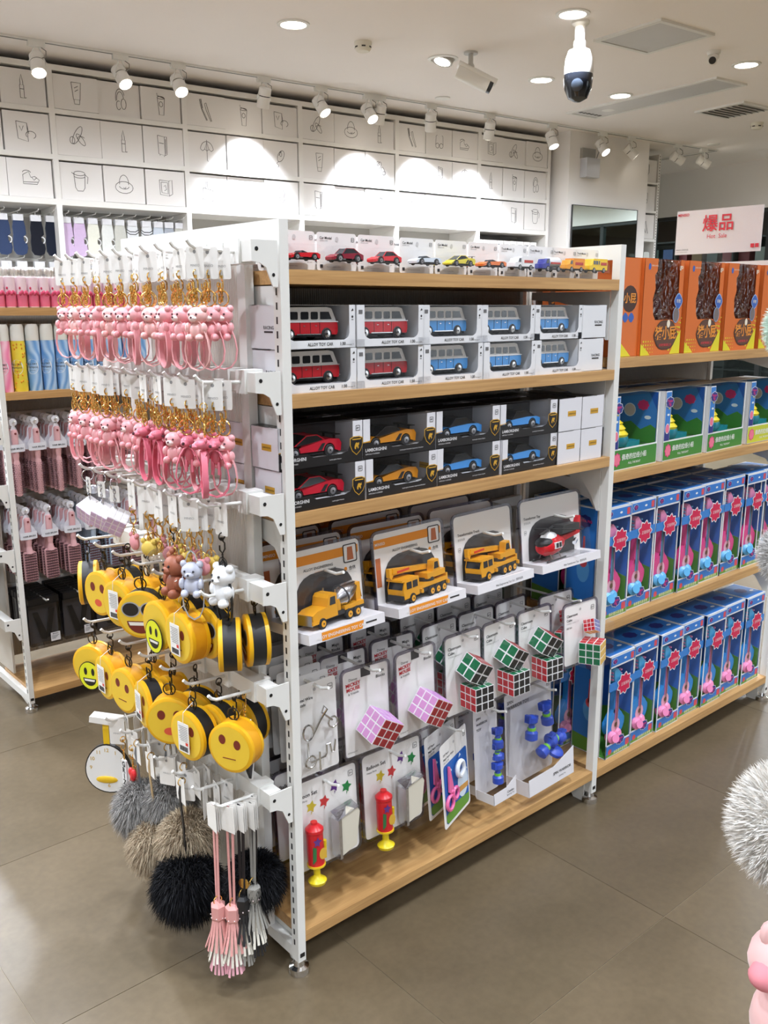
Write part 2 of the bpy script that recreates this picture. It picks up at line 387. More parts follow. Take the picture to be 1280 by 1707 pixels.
# tilted recessed downlight
t = thing('downlight', 'tilted recessed ceiling spotlight left of the bullet camera', 'downlight', wp(3.25, 3.61, ZC-.0005), WA)
MB().lathe([(.1, 0), (.1, -.005), (.08, -.008), (.075, 0)], n=28, caps=False).build('trim_ring', METALW, t)
b = MB(); b.lathe([(.068, -.022), (.07, .02)], n=24, m=0); b.xf(Matrix.Rotation(radians(18), 4, 'Y')); b.build('gimbal', mat('gimbal_grey', (170, 166, 160), .4), t)
b = MB(); b.lathe([(.05, -.024), (.052, -.0225)], n=24); b.xf(Matrix.Rotation(radians(18), 4, 'Y')); b.build('lens', LENS, t)
# smoke detector, small discs
def detector(u, d, label):
    t = thing('smoke_detector', label, 'smoke detector', wp(u, d, ZC), WA)
    MB().lathe([(.055, 0), (.055, -.012), (.05, -.02), (.05, -.04), (.038, -.055)], n=24).build('housing', P(226, 222, 208, .5), t)
    b = MB()
    for k in range(6): b.box(.042, .0512, -.012, .012, -.036, -.028); b.xf(Matrix.Rotation(pi/3, 4, 'Z'))
    b.build('vent_slot', DARK, t)
detector(2.61, 3.6, 'cream smoke detector on the ceiling right of the leftmost downlight')
detector(6.85, 3.64, 'cream smoke detector at the right edge under the vent grille')
for u, d, lb in ((3.95, 4.48, 'small white ceiling disc just in front of the light track'), (7.45, 4.5, 'small white ceiling disc near the track end'), (5.33, 4.02, 'flat sprinkler cover plate beside the long ceiling panel')):
    t = thing('ceiling_disc', lb, 'cover plate', wp(u, d, ZC), WA)
    MB().lathe([(.06, 0), (.06, -.008), (.04, -.013)], n=24).build('plate', METALW, t)
# access panel, long panel, vent grille
def panel(u0, u1, d0, d1, name, label, cat):
    t = thing(name, label, cat, wp((u0+u1)/2, (d0+d1)/2, ZC), WA); hx, hy = (u1-u0)/2, (d1-d0)/2
    rc = lambda e: [(-hx+e, -hy+e), (hx-e, -hy+e), (hx-e, hy-e), (-hx+e, hy-e)]
    MB().ring(rc(0), rc(.03), -.014, 0, ax='z').build('frame', METALW, t, 0)
    MB().box(-hx+.034, hx-.034, -hy+.034, hy-.034, -.01, -.001).build('panel', mat('panel_greywhite', (205, 204, 203), .42, 0, .5, .05, 4), t, 0)
    MB().box(-hx+.026, hx-.026, -hy+.026, hy-.026, -.004, -.0005).build('gap', DARK, t, 0)
    return t, hx, hy
panel(3.73, 4.23, 2.25, 2.75, 'access_panel', 'square grey access panel in the ceiling right of the dome camera', 'ceiling panel')
t, hx, hy = panel(5.13, 5.5, 2.86, 4.3, 'air_panel', 'long narrow ceiling air panel with a row of small slots', 'ceiling panel')
b = MB()
for k in range(6): b.box(-.13+.045*k, -.105+.045*k, hy-.12, hy-.09, -.0125, -.0095)
b.build('slot_row', DARK, t, 0)
t, hx, hy = panel(5.98, 6.42, 3.2, 3.66, 'vent_grille', 'square louvred vent grille in the ceiling near right edge', 'vent')
for k in range(7):
    b = MB(); b.box(-hx+.04, hx-.04, -.012, .012, -.001, .001); b.xf(Matrix.Translation((0, -hy+.08+.055*k, -.014)) @ Matrix.Rotation(radians(38), 4, 'X'))
    b.build('louvre', mat('louvre_grey', (150, 150, 150), .5), t, 0)
# cameras
t = thing('dome_camera', 'large white dome camera with black ball hanging below the downlight', 'camera', wp(3.4, 2.55, ZC), WA)
MB().lathe([(.05, 0), (.05, -.015), (.03, -.03), (.028, -.1), (.034, -.105), (.034, -.14), (.06, -.16)], n=24).build('mount', WHITE, t)
MB().lathe([(.062, -.155), (.078, -.2), (.084, -.26), (.082, -.285)], n=28).build('body', mat('camera_white', (240, 240, 238), .3, 0, .5), t)
MB().lathe([(.083, -.283), (.084, -.3), (.078, -.36), (.055, -.41), (.02, -.428), (.002, -.43)], n=28).build('ball', mat('camera_black', (26, 30, 38), .12, 0, .6), t)
b = MB(); b.lathe([(.034, 0), (.034, .012), (.026, .016)], (-.055, -.045, -.352), (-.75, -.62, -.15), 20); b.build('lens', mat('lens_glass', (60, 68, 80), .06, .2), t)
t = thing('bullet_camera', 'white bullet camera on a ceiling bracket angled right', 'camera', wp(3.3, 3.39, ZC), WA)
b = MB(); b.lathe([(.045, 0), (.045, -.012)], n=20); b.cyl((0, 0, -.01), (0, 0, -.075), .016); b.ell((0, 0, -.085), .025); b.build('bracket', mat('bracket_grey', (190, 190, 186), .4), t)
R0 = Matrix.Translation((.02, 0, -.15)) @ Matrix.Rotation(radians(-33), 4, 'Z') @ Matrix.Rotation(radians(24), 4, 'Y')
b = MB(); b.ext(rrect(-.042, .042, -.045, .045, .025), -.11, .11, 0, 'x'); b.xf(R0); b.build('housing', WHITE, t)
b = MB(); b.ext(rrect(-.048, .048, .02, .052, .015), -.12, .15, 0, 'x'); b.xf(R0); b.build('sun_shield', WHITE, t)
b = MB(); b.ext(rrect(-.038, .038, -.04, .04, .022), .11, .135, 0, 'x'); b.xf(R0); b.build('lens_hood', BLACK, t)
b = MB(); b.cyl((.134, 0, 0), (.137, 0, 0), .02); b.xf(R0); b.build('lens', mat('lens_glass'), t)
t = thing('mini_camera', 'small white turret camera on the ceiling near the right downlight', 'camera', wp(4.55, 2.48, ZC), WA)
MB().lathe([(.042, 0), (.042, -.014), (.036, -.025)], n=22).build('base', WHITE, t)
b = MB(); b.lathe([(.03, -.03), (.036, 0), (.034, .035), (.03, .05)], (0, 0, -.045), (-.78, -.45, -.42), 20); b.build('body', WHITE, t)
b = MB(); b.lathe([(.022, .0), (.022, .012)], (-.034, -.02, -.063), (-.78, -.45, -.42), 18); b.build('lens', BLACK, t)
# light track and its spots
t = thing('lighting_track', 'long thin ceiling light track running parallel to the back wall', 'light track', wp(0, 4.69, ZC-.0005), WA)
b = MB(); b.box(-2.2, 7.78, -.018, -.006, -.012, 0); b.box(-2.2, 7.78, .006, .018, -.012, 0); b.box(-2.2, 7.78, -.006, .006, -.0128, 0, 1); b.build('main_run', [METALW, DARK], t, 0)
b = MB(); b.box(7.745, 7.757, .018, 1.4, -.012, 0); b.box(7.769, 7.781, .018, 1.4, -.012, 0); b.box(7.757, 7.769, .018, 1.4, -.0128, 0, 1); b.build('side_run', [METALW, DARK], t, 0)
def track_spot(u, d, dr, label, watts=None, ang=42):
    t = thing('track_spotlight', label, 'spotlight', wp(u, d, ZC-.012), WA, 'track spotlights')
    MB().box(-.05, .05, -.016, .016, -.03, 0).build('adapter', METALW, t, 0)
    D = Vector(dr).normalized(); piv = Vector((0, 0, -.125)); sd = Vector((0, 0, 1)).cross(D); sd = sd.normalized() if sd.length > .05 else Vector((1, 0, 0))
    b = MB()
    for s_ in (-1, 1): b.tube([Vector((0, 0, -.028))+sd*s_*.012, Vector((0, 0, -.07))+sd*s_*.03, piv+sd*s_*.05], .0045, 6)
    b.cyl(piv-sd*.054, piv-sd*.044, .014); b.cyl(piv+sd*.044, piv+sd*.054, .014); b.build('yoke', METALW, t)
    b = MB(); b.lathe([(.036, -.065), (.044, -.06), (.044, -.012)], piv, D, 22); b.lathe([(.044, -.006), (.046, .07), (.041, .07)], piv, D, 22); b.build('housing', mat('spot_white', (238, 236, 232), .35), t)
    MB().lathe([(.041, -.014), (.041, -.004)], piv, D, 22).build('cooling_gap', BLACK, t)
    MB().lathe([(.0005, .0712), (.04, .0708)], piv, D, 22, caps=False).build('lens', LENS, t)
    b = MB(); b.tube([(.03, 0, -.03), (.05, -.02, -.05), (.045, -.03, -.085), (.01, -.02, -.1)]+[tuple(piv-D*.06)], .003, 6); b.build('cable', P(120, 116, 110), t)
    spot('spotlight_lamp', t, piv+D*.08, D, watts or TRACK_W, ang, 1., .03)
Dn = (0, -.75, -1)
spots = [(-1.6, (.32, -1.05, -.55)), (-.75, (.16, -1.1, -.5)), (.1, (-.02, -1.05, -.6)), (.95, (-.1, -.6, -1)), (1.47, (.2, -.75, -1)), (1.86, (0, -.8, -1)), (2.5, (0, .4, -1)), (2.97, (.25, -.7, -1)), (3.40, (.1, -.8, -1)),
         (3.5, (.05, .4, -1)), (4.0, (.25, .38, -1)), (4.63, (.1, .3, -1)), (5.37, (0, -.5, -1)), (6.03, (.1, -.8, -.9)), (6.43, (.8, -.55, -.9)), (7.14, (.7, -.4, -.42)), (7.56, (.75, -.4, -.42))]
spots.sort()
vis = [s for s in spots if s[0] > .9]
for u, d in spots:
    if u < .9: lb = 'white track spotlight on the ceiling left of the photographed view'
    elif u == 3.5: lb = 'white track spotlight half hidden behind the sixth visible one'
    else:
        k = [s for s in vis if s[0] != 3.5].index((u, d)); lb = '%s white cylindrical track spotlight from the left along the track' % ORD[k]
    track_spot(u, 4.69, d, lb, TRACK_W*(1.2 if d[1] > 0 else (.9 if u < .9 else .8)), 84 if d[1] > 0 else 50)
# device on the pillar
t = thing('emergency_light', 'grey wall unit high on the pillar behind a track spotlight', 'emergency light', wp(5.98, 4.82, 2.5), WA)
MB().box(-.09, .09, -.08, 0, 0, .17).build('housing', P(196, 198, 204, .4), t, 0)
MB().box(-.1, .08, -.03, 0, .17, .26).build('rear_plate', P(160, 158, 152), t, 0)
MB().tube([(.09, -.02, .15), (.16, -.02, .3), (.2, -.02, .33)], .005).build('cable', GREY, t)
# ------------------------------------------------------------------ wall shelving with sketched storage boxes
def el(cx, cz, rx, rz, a0=0, a1=360, n=14): return [(cx+rx*cos(radians(a0+(a1-a0)*i/n)), cz+rz*sin(radians(a0+(a1-a0)*i/n))) for i in range(n+1)]
SK = {
 'lipstick': [[(-.1, -.5), (-.1, .05), (.1, .05), (.1, -.5), (-.1, -.5)], [(-.07, .05), (-.07, .25), (0, .5), (.07, .2), (.07, .05)], [(.1, -.5), (.2, -.48)], [(-.1, -.12), (.1, -.12)]],
 'cosmetic tube': [[(-.25, .45), (-.17, -.3), (.17, -.3), (.25, .45), (-.25, .45)], [(-.15, -.3), (-.13, -.5), (.13, -.5), (.15, -.3)], [(-.1, .2), (.1, .3)], [(-.08, .05), (.1, .15)]],
 'headphones': [el(0, .05, .25, .42, 20, 200), el(.18, -.2, .14, .24), el(-.1, -.28, .12, .2, 60, 330), el(0, .0, .19, .34, 10, 190)],
 'drinking cup': [[(-.2, .3), (-.12, -.5), (.14, -.5), (.22, .3)], el(0, .3, .21, .06), [(-.2, .38), (.18, .3)], [(-.22, .5), (-.2, .38), (.2, .32)], el(0, 0, .1, .12)],
 'cutlery': [[(-.3, .5), (-.2, .05), (.1, -.5)], [(-.2, .52), (-.12, .08)], [(-.25, .5), (-.15, .06), (.15, -.48)], [(.1, .35), (.2, .05), (.42, -.5), (.36, -.52), (.1, 0), (.0, .3), (.1, .35)]],
 'shopping bag and loaf': [[(-.45, .4), (-.4, -.35), (.1, -.45), (.08, .35), (-.45, .4)], el(.25, -.15, .25, .16, -60, 220), [(.08, .3), (.15, -.1)], [(-.3, .2), (-.2, .0), (-.1, .22)]],
 'slippers': [[(x*.8+z*.5-.1, z*.8-x*.5) for x, z in el(0, .05, .17, .5)], [(x*.8-z*.4+.1, z*.5+x*.3-.15) for x, z in el(0, 0, .15, .5)], el(.12, -.1, .18, .1, 20, 200), el(-.35, -.2, .13, .16)],
 'suitcase': [[(-.25, .45), (-.22, -.42), (.15, -.48), (.15, .4), (-.25, .45)], [(.15, .4), (.28, .42), (.27, -.42), (.15, -.48)], [(-.15, -.44), (-.15, -.5)], [(.1, -.48), (.1, -.54)], [(-.18, .1), (.1, .08)], [(.2, .3), (.2, -.4)]],
 'umbrella': [el(0, 0, .4, .42, 5, 175), [(-.4, .03), (-.27, -.05), (-.13, .04), (0, -.04), (.13, .04), (.27, -.05), (.4, .03)], [(0, .5), (0, -.5), (.06, -.55)], [(-.13, .04), (0, .42), (.13, .04)]],
 'spectacles': [el(-.17, -.25, .15, .14), el(.17, -.25, .15, .14), [(-.32, -.2), (-.28, .3), (-.2, .35)], [(.32, -.2), (.3, .3), (.22, .35)], [(-.04, -.2), (.04, -.2)]],
 'computer mouse': [[(x*.8+z*.5, z*.8-x*.4) for x, z in el(0, .1, .22, .35)], [(-.1, .1), (.1, .35)], [(-.1, -.2), (-.25, -.3), (-.1, -.4), (-.15, -.5)], el(.05, .18, .07, .12)],
 'laptop': [[(-.1, .45), (-.05, -.05), (.3, -.15), (.27, .38), (-.1, .45)], [(-.05, -.05), (-.35, -.25), (.0, -.42), (.3, -.15)], [(-.2, -.25), (.05, -.15)], [(-.04, .36), (.22, .3), (.24, -.06)]],
 'handbag': [[(-.35, .15), (-.4, -.4), (.2, -.5), (.25, .05), (-.35, .15)], [(.25, .05), (.38, -.05), (.35, -.38), (.2, -.5)], [(-.2, .12), (-.15, .45), (.05, .42), (.1, .08)], [(-.1, .15), (-.05, .5), (.15, .45)]],
 'jug': [el(0, .35, .3, .1), [(-.3, .35), (-.25, -.3), (-.15, -.45), (.15, -.45), (.25, -.3), (.3, .35)], [(.3, .3), (.45, .2), (.4, -.1)], [(-.3, .3), (-.42, .38)], el(0, .22, .29, .08, 180, 360)],
 'sun hat': [el(0, -.15, .5, .28), el(0, .05, .26, .38, -10, 190), el(0, -.1, .27, .12, 180, 360), [(-.05, -.15), (.05, -.2), (.1, -.12)]],
 'photo frame': [[(-.4, .35), (-.38, -.35), (.15, -.4), (.15, .32), (-.4, .35)], [(.15, .32), (.35, .38), (.36, -.3), (.15, -.4)], [(-.3, .25), (-.28, -.25), (.08, -.3), (.08, .24), (-.3, .25)], [(-.15, .05), (-.05, .12), (.0, -.1), (-.12, -.15)]],
 'hand creams': [[(x*.6+z*.4-.15, z*.7-x*.3+.15) for x, z in el(0, 0, .2, .28)], [(x*.7-z*.3+.15, z*.8+x*.2-.15) for x, z in el(0, 0, .18, .28)], el(.25, -.25, .12, .1), el(-.25, .25, .1, .12)],
 'baby shoe': [[(-.4, .1), (-.4, -.3), (.3, -.3), (.42, -.1), (.2, .05), (0, .0), (-.1, .25), (-.4, .1)], [(-.4, -.22), (.35, -.2)], el(-.2, .2, .2, .1, 0, 180), [(.05, 0), (.15, -.12), (.3, .0)]],
}
PEN = P(84, 80, 78, .8)
BOXW = mat('storage_box_white', (236, 233, 230), .55, 0, .3, .012, 5)
skm = {}
for k, st in SK.items():
    b = MB()
    for s_ in st: b.ribbon([(x*.125, z*.14) for x, z in s_], .0036, 0)
    skm[k] = b.mesh('printed_sketch', PEN, 0)
names = list(SK)
UP = [.19, 1.104, 2.027, 2.973, 3.895, 4.798, 5.665]; DF = 5.0
ROWS = [(2.585, .212), (2.302, .24), (2.023, .235)]
SHELFW = mat('shelf_white', (238, 236, 232), .4, 0, .4, .01, 6)
t = thing('wall_shelving', 'tall white wall shelving full of sketched storage boxes', 'shelving', wp(0, DF, 0), WA)
for u in UP: MB().box(u-.018, u+.018, 0, .4, 0, 2.85).build('upright', SHELFW, t, 0)
MB().box(UP[0]-.018, UP[-1]+.018, .39, .41, 0, 2.85).build('back_panel', mat('shelving_back', (196, 194, 190), .6), t, 0)
for a, c in zip(UP, UP[1:]):
    for z0, z1 in ((2.815, 2.85), (2.552, 2.582), (2.268, 2.3), (1.982, 2.02), (.08, .12), (.75, .78), (1.12, 1.15)): MB().box(a+.018, c-.018, .0, .39, z0, z1).build('shelf_board', SHELFW, t, 0)
    for x in (a+.018, c-.022): MB().ext([(.0, 1.98), (.3, 1.98), (.3, 1.9), (.02, 1.96)], x, x+.004, 0, 'x').build('bracket', SHELFW, t, 0)
KNOWN = {0: ['sun hat', 'suitcase', 'lipstick', 'jug', 'laptop', 'shopping bag and loaf', 'headphones', 'jug', 'baby shoe'],
 1: ['cosmetic tube', 'headphones', 'drinking cup', 'slippers', 'lipstick', 'suitcase', 'jug', 'sun hat', 'photo frame'],
 2: ['cutlery', 'drinking cup', 'shopping bag and loaf', 'umbrella', 'spectacles', 'computer mouse', 'handbag', 'baby shoe', 'laptop'],
 3: ['slippers', 'sun hat', 'lipstick', 'cosmetic tube', 'headphones', 'hand creams', 'suitcase', 'photo frame', 'drinking cup'],
 4: ['cutlery', 'spectacles', 'baby shoe', 'handbag', 'laptop', 'umbrella', 'computer mouse', 'spectacles', 'hand creams'],
 5: ['photo frame', 'slippers', 'sun hat', 'lipstick', 'drinking cup', 'headphones', 'cosmetic tube', 'suitcase', 'jug']}
rnd = random.Random(11)
def storage_box(u0, u1, z0, h, sk, label, d0=DF):
    t = thing('storage_box', label, 'storage box', wp((u0+u1)/2, d0+rnd.uniform(.004, .022), z0), WA+rnd.uniform(-.004, .004), 'sketched storage boxes on the wall'); hw = (u1-u0)/2
    b = MB(); b.box(-hw, hw, 0, .3, 0, h); b.build('carton', BOXW, t, 0)
    o = bpy.data.objects.new('printed_sketch', skm[sk]); COL.objects.link(o); o.parent = t; o.location = (rnd.uniform(-.012, .012), -.0012, h*.52); o['label'] = 'grey %s line drawing' % sk
RN = ['top', 'middle', 'bottom']
for bi, (a, c) in enumerate(zip(UP, UP[1:])):
    wd = (c-a-.036)/3
    for r, (z, h) in enumerate(ROWS):
        for k in range(3):
            if bi == 0 and k == 0 : pass
            u0 = a+.018+wd*k; gp = rnd.choice([.002, .004, .009])
            storage_box(u0+.002, u0+wd-gp, z, h, KNOWN[bi][r*3+k], 'white box with %s sketch, %s shelf row, %s bay from the left' % (KNOWN[bi][r*3+k], RN[r], ORD[bi]) if True else '')
# short bay right of the pillar
t = thing('wall_shelving', 'narrow white shelving right of the mirror pillar', 'shelving', wp(0, DF, 0), WA)
for u in (6.9, 7.27): MB().box(u-.016, u+.016, 0, .4, 0, 2.85).build('upright', SHELFW, t, 0)
b = MB()
for k in range(40): b.box(7.266, 7.274, -.0006, .001, 1.75+.0275*k, 1.765+.0275*k)
b.build('slot_row', DARK, t, 0)
MB().box(6.884, 7.286, .39, .41, 0, 2.85).build('back_panel', mat('shelving_back'), t, 0)
for z0, z1 in ((2.552, 2.572), (2.268, 2.29), (1.982, 2.01), (1.6, 1.62), (1.2, 1.22)): MB().box(6.916, 7.254, 0, .39, z0, z1).build('shelf_board', SHELFW, t, 0)
for r, (z, h) in enumerate(ROWS): storage_box(6.93, 7.24, z-.01, h, ['laptop', 'spectacles', 'cutlery'][r], 'white box with %s sketch right of the mirror pillar' % ['laptop', 'spectacles', 'cutlery'][r])
for k in range(3):
    tag(MB().ext(rrect(-.045, .045, 0, .2+.03*k, .02), 0, .1).build('bottle_pack', P(*[(40, 60, 50), (30, 30, 34), (210, 215, 210)][k]), None, 35, wp(6.99+.095*k, DF+.03, 1.62), WA),
        '%s pack on the shelf below boxes beside the pillar' % ['dark green', 'black', 'pale grey'][k], 'pack')
# socks on hooks in the two left bays
def sock_proto(c, key, stripes=False):
    t = thing('sock_pair', '', 'socks'); m = mat('sock_'+key, c, .9, 0, .1, .06, 60, .3, 300, sheen=.3)
    out = [(-.036, .235), (-.048, .18), (-.046, .13), (-.052, .09), (-.05, .03), (-.03, .004), (.015, 0), (.045, .012), (.056, .045), (.05, .075), (.028, .09), (.03, .12), (.05, .135), (.047, .18), (.036, .235)]
    out = [(x*.84, z) for x, z in out]; b = MB(); b.ext(out, -.012, .0, 0); b.ext([(x+.006, z+.004) for x, z in out], .002, .014, 0); b.build('knit', m, t, 50)
    b = MB(); b.ext(rrect(-.033, .033, .222, .262, .004), -.016, .018); b.build('header_card', P(225, 225, 228, .3), t, 0)
    b = MB(); b.tube([(0, 0, .26), (0, -.004, .28), (.008, -.006, .29), (.014, -.006, .28)], .0035, 6); b.build('hanger', clear('hanger_plastic', (235, 235, 240), .9, .1, .25), t)
    if stripes:
        b = MB()
        for z in (.19, .172): b.ribbon([(-.045, z+.01), (-.02, z-.006), (.02, z-.006), (.045, z+.01)], .006, -.0126)
        b.build('stripe', P(60, 60, 66), t, 0)
    b = MB(); b.torus((.028, -.006, .1), .022, .004, 'y', 12, 5); b.build('heel_cuff', P(230, 230, 232, .8), t)
    return Proto(t)
sp = {'navy': sock_proto((52, 66, 98), 'navy'), 'black': sock_proto((26, 28, 38), 'black'), 'dark navy': sock_proto((30, 36, 52), 'darknavy'), 'lilac': sock_proto((206, 182, 214), 'lilac'),
      'cream': sock_proto((226, 226, 212), 'cream'), 'ivory': sock_proto((222, 224, 220), 'ivory'), 'beige': sock_proto((198, 198, 190), 'beige'), 'striped white': sock_proto((222, 224, 226), 'striped', True),
      'pale grey': sock_proto((196, 204, 214), 'palegrey'), 'grey': sock_proto((166, 172, 182), 'grey')}
seq = [(.655, 'navy'), (.754, 'navy'), (.853, 'navy'), (.967, 'black'), (1.065, 'dark navy'), (1.165, 'lilac'), (1.253, 'lilac'), (1.348, 'cream'), (1.448, 'ivory'), (1.537, 'beige'), (1.629, 'striped white'), (1.734, 'striped white'), (1.821, 'pale grey'), (1.902, 'grey'), (1.985, 'beige')]
cnt = {}
hk = thing('hook_rail', 'white hook rails for socks inside the wall shelving', 'hook rail', wp(0, DF+.38, 0), WA)
for z in (1.94, 1.64): MB().box(.21, 2.0, -.015, 0, z-.012, z+.012).build('rail', SHELFW, hk, 0)
for row, z in enumerate((1.655, 1.355)):
    for u, c in seq:
        if row == 1 and u > 1.6: continue
        if row: c = {'lilac': 'ivory', 'cream': 'beige', 'ivory': 'cream', 'beige': 'grey', 'navy': 'dark navy', 'black': 'navy', 'dark navy': 'black'}.get(c, c)
        k = cnt.get((c, row), 0); cnt[(c, row)] = k+1
        sp[c].put(wp(u, DF+.1, z), WA+random.uniform(-.04, .04), '%s %s sock pair from left in the %s sock row by the wall' % (ORD[k], c, ['upper', 'lower'][row]), 'sock pairs on hooks')
        MB().tube([(u, -.01, z+.285), (u, -.36, z+.283), (u, -.375, z+.293)], .003, 5).build('hook', METALW, hk)
# small white cartons in the last bay
for k in range(9):
    u = 4.87+.085*k
    t = thing('small_carton', '%s small white carton from the left under the last bay of boxes' % ORD[k], 'carton', wp(u, DF+.06, 1.786), WA, 'small white cartons in the last bay')
    b = MB(); b.box(-.04, .04, 0, .2, 0, .13); b.build('carton_body', BOXW, t, 0)
    b = MB(); b.box(-.03, .02, -.0006, 0, .09, .1); b.box(-.03, .0, -.0006, 0, .075, .08); b.build('print', GREY, t, 0)
for a, c in zip(UP[5:], UP[6:]): tag(MB().box(a+.018, c-.018, .0, .38, 1.76, 1.785).build('shelf_board', SHELFW, None, 0, wp(0, DF, 0), WA), 'white shelf under the small cartons in last wall bay', 'shelf')
# ------------------------------------------------------------------ gondola shelving
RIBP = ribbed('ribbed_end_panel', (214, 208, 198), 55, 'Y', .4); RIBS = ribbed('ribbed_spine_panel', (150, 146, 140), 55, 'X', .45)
HT = 1.45
def end_frame(t, x0, x1, dep, slots_x=None):
    for y0, y1 in ((0, .022), (dep-.022, dep)): MB().box(x0, x1, y0, y1, .03, HT).build('upright', METALW, t, 0)
    MB().box(x0, x1, .022, dep-.022, HT-.034, HT).build('top_rail', METALW, t, 0)
    b = MB(); b.box(x0, x1, .022, dep-.022, .034, .058); b.build('base_rail', METALW, t, 0)
    for y in (.012, dep-.012):
        b = MB(); b.lathe([(.02, 0), (.021, .005), (.02, .014), (.012, .018), (.008, .034)], ((x0+x1)/2, y, 0), n=20); b.build('levelling_foot', CHROME, t)
    if slots_x is not None:
        b = MB()
        for k in range(57): b.box(slots_x-.0005, slots_x+.001, .0105, .0145, .066+.0238*k, .078+.0238*k)
        b.build('slot_row', BLACK, t, 0)
    b = MB(); b.box((x0+x1)/2-.005, (x0+x1)/2+.006, -.0006, .001, .04, .049); b.build('bolt_hole', BLACK, t, 0)
def shelf_brackets(t, x0, x1, z, dep):
    for x in (x0+.001, x1-.004):
        MB().ext([(.022, z-.026), (dep*.45, z-.026), (dep*.45, z-.045), (dep*.3, z-.05), (.07, z-.075), (.045, z-.11), (.03, z-.14), (.022, z-.14)], x, x+.003, 0, 'x').build('shelf_bracket', METALW, t, 0)
def shelf(x0, x1, y0, y1, z, label):
    t = tag(MB().box(0, x1-x0, 0, y1-y0, -.024, 0).build('shelf_board', OAK, None, 0, (x0, y0, z)), label, 'shelf')
    return t
def shelves(t, x0, x1, zs, dep, who, zb=.095):
    for k, z in enumerate(zs):
        shelf_brackets(t, x0, x1, z, .58)
        shelf(x0+.0, x1, 0.0, dep/2-.02, z, who[k])
gon = thing('gondola_frame', 'white metal gondola frame with toys in front and keychain hooks on its end', 'gondola', (0, 0, 0))
DEP = .59
XP = [(0, .018), (.966, .986), (1.935, 1.955)]
for k, (a, c) in enumerate(XP): end_frame(gon, a, c, DEP, 0. if k == 0 else None)
for (a, c), (e, f) in zip(XP, XP[1:]):
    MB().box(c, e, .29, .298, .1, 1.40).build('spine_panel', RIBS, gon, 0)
    MB().box(c, e, .284, .304, 1.40, 1.43).build('spine_rail', METALW, gon, 0)
    MB().box(c, e, .284, .304, .06, .1).build('spine_rail', METALW, gon, 0)
for x in (.0185, .95, .987, 1.92): MB().box(x, x+.014, .28, .308, .058, HT-.034).build('spine_post', METALW, gon, 0)
MB().box(-.003, .004, .125, .465, .1, 1.405).build('end_panel', RIBP, gon, 0)
for y in (.1, .465): MB().box(-.006, .012, y, y+.025, .058, 1.416).build('end_trim', METALW, gon, 0)
W1 = ['oak shelf under the carded model cars, topmost', 'oak shelf under the boxed toy vans', 'oak shelf under the boxed sports cars', 'lowest oak shelf below the hanging balloon sets']
shelves(gon, .018, .966, [1.37, 1.16, .948, .095], .6, W1)
W2 = ['oak shelf under the tall orange window boxes', 'oak shelf under the blue and green boat boxes', 'oak shelf under the pink toy guitar boxes', 'lowest oak shelf under the blue toy guitar boxes']
shelves(gon, .986, 1.935, [1.187, .903, .508, .093], .6, W2)
for k, (x0, x1) in enumerate(((.018, .966), (.986, 1.935))):
    for j, z in enumerate((1.3, 1.0, .7, .4, .095)):
        shelf(x0, x1, .312, DEP, z, 'oak shelf on the far side of the %s gondola bay, %s from the top' % (['keychain end', 'sign end'][k], ORD[j]))
# foot plates under bottom shelves
for x in (.06, .9, 1.02, 1.88): MB().box(x, x+.012, .03, .25, .058, .071).build('shelf_support', METALW, gon, 0)
# end rails
RAILZ = [1.415, 1.201, .989, .826, .633, .42]
HK = [[.05+.0545*i for i in range(11)], [.045+.0535*i for i in range(11)], [.055, .115, .175, .235, .3, .36, .422, .484, .55], [.062+.0885*i for i in range(7)], [.052+.0905*i for i in range(7)], [.052+.078*i for i in range(7)]]
for zt, ys in zip(RAILZ, HK):
    rail = MB().box(-.052, -.024, .008, .582, zt-.034, zt-.001).build('hook_rail', METALW, gon, 0)
    for y0 in (.002, .585):
        b = MB(); b.ext([(-.054, zt), (-.003, zt), (-.003, zt-.074), (-.013, zt-.074), (-.026, zt-.043), (-.038, zt-.036), (-.054, zt-.034)], y0, y0+.003); b.build('rail_bracket', METALW, gon, 0)
        b = MB(); b.face(disc(-.044, zt-.014, .0035), y0-.0005); b.face(disc(-.012, zt-.055, .003), y0-.0005); b.build('bracket_hole', BLACK, gon, 0)
    for y in ys:
        b = MB(); b.box(-.057, -.02, y-.014, y+.014, zt-.037, zt+.003); b.build('saddle_clip', METALW, rail, 0)
        b = MB(); b.tube([(-.05, y, zt-.018), (-.128, y, zt-.014), (-.138, y, zt-.009), (-.144, y, zt-.002)], .0032, 8); b.build('hook', METALW, rail)
# hanging-goods hooks on the front
FH = []
HOOKS = {'A': (.808, [.125, .35, .575, .83]), 'B': (.585, [.085, .215, .355, .50, .625, .755, .875]), 'C': (.372, [.105, .285, .46, .605, .79])}
for row, (z, xs) in HOOKS.items():
    MB().box(.033, .95, .262, .28, z-.02, z+.005).build('front_hook_rail', METALW, gon, 0)
    for x in xs:
        MB().tube([(x, .26, z), (x, .02, z+.004), (x, -.002, z+.012)], .0032, 8).build('front_hook', METALW, gon)
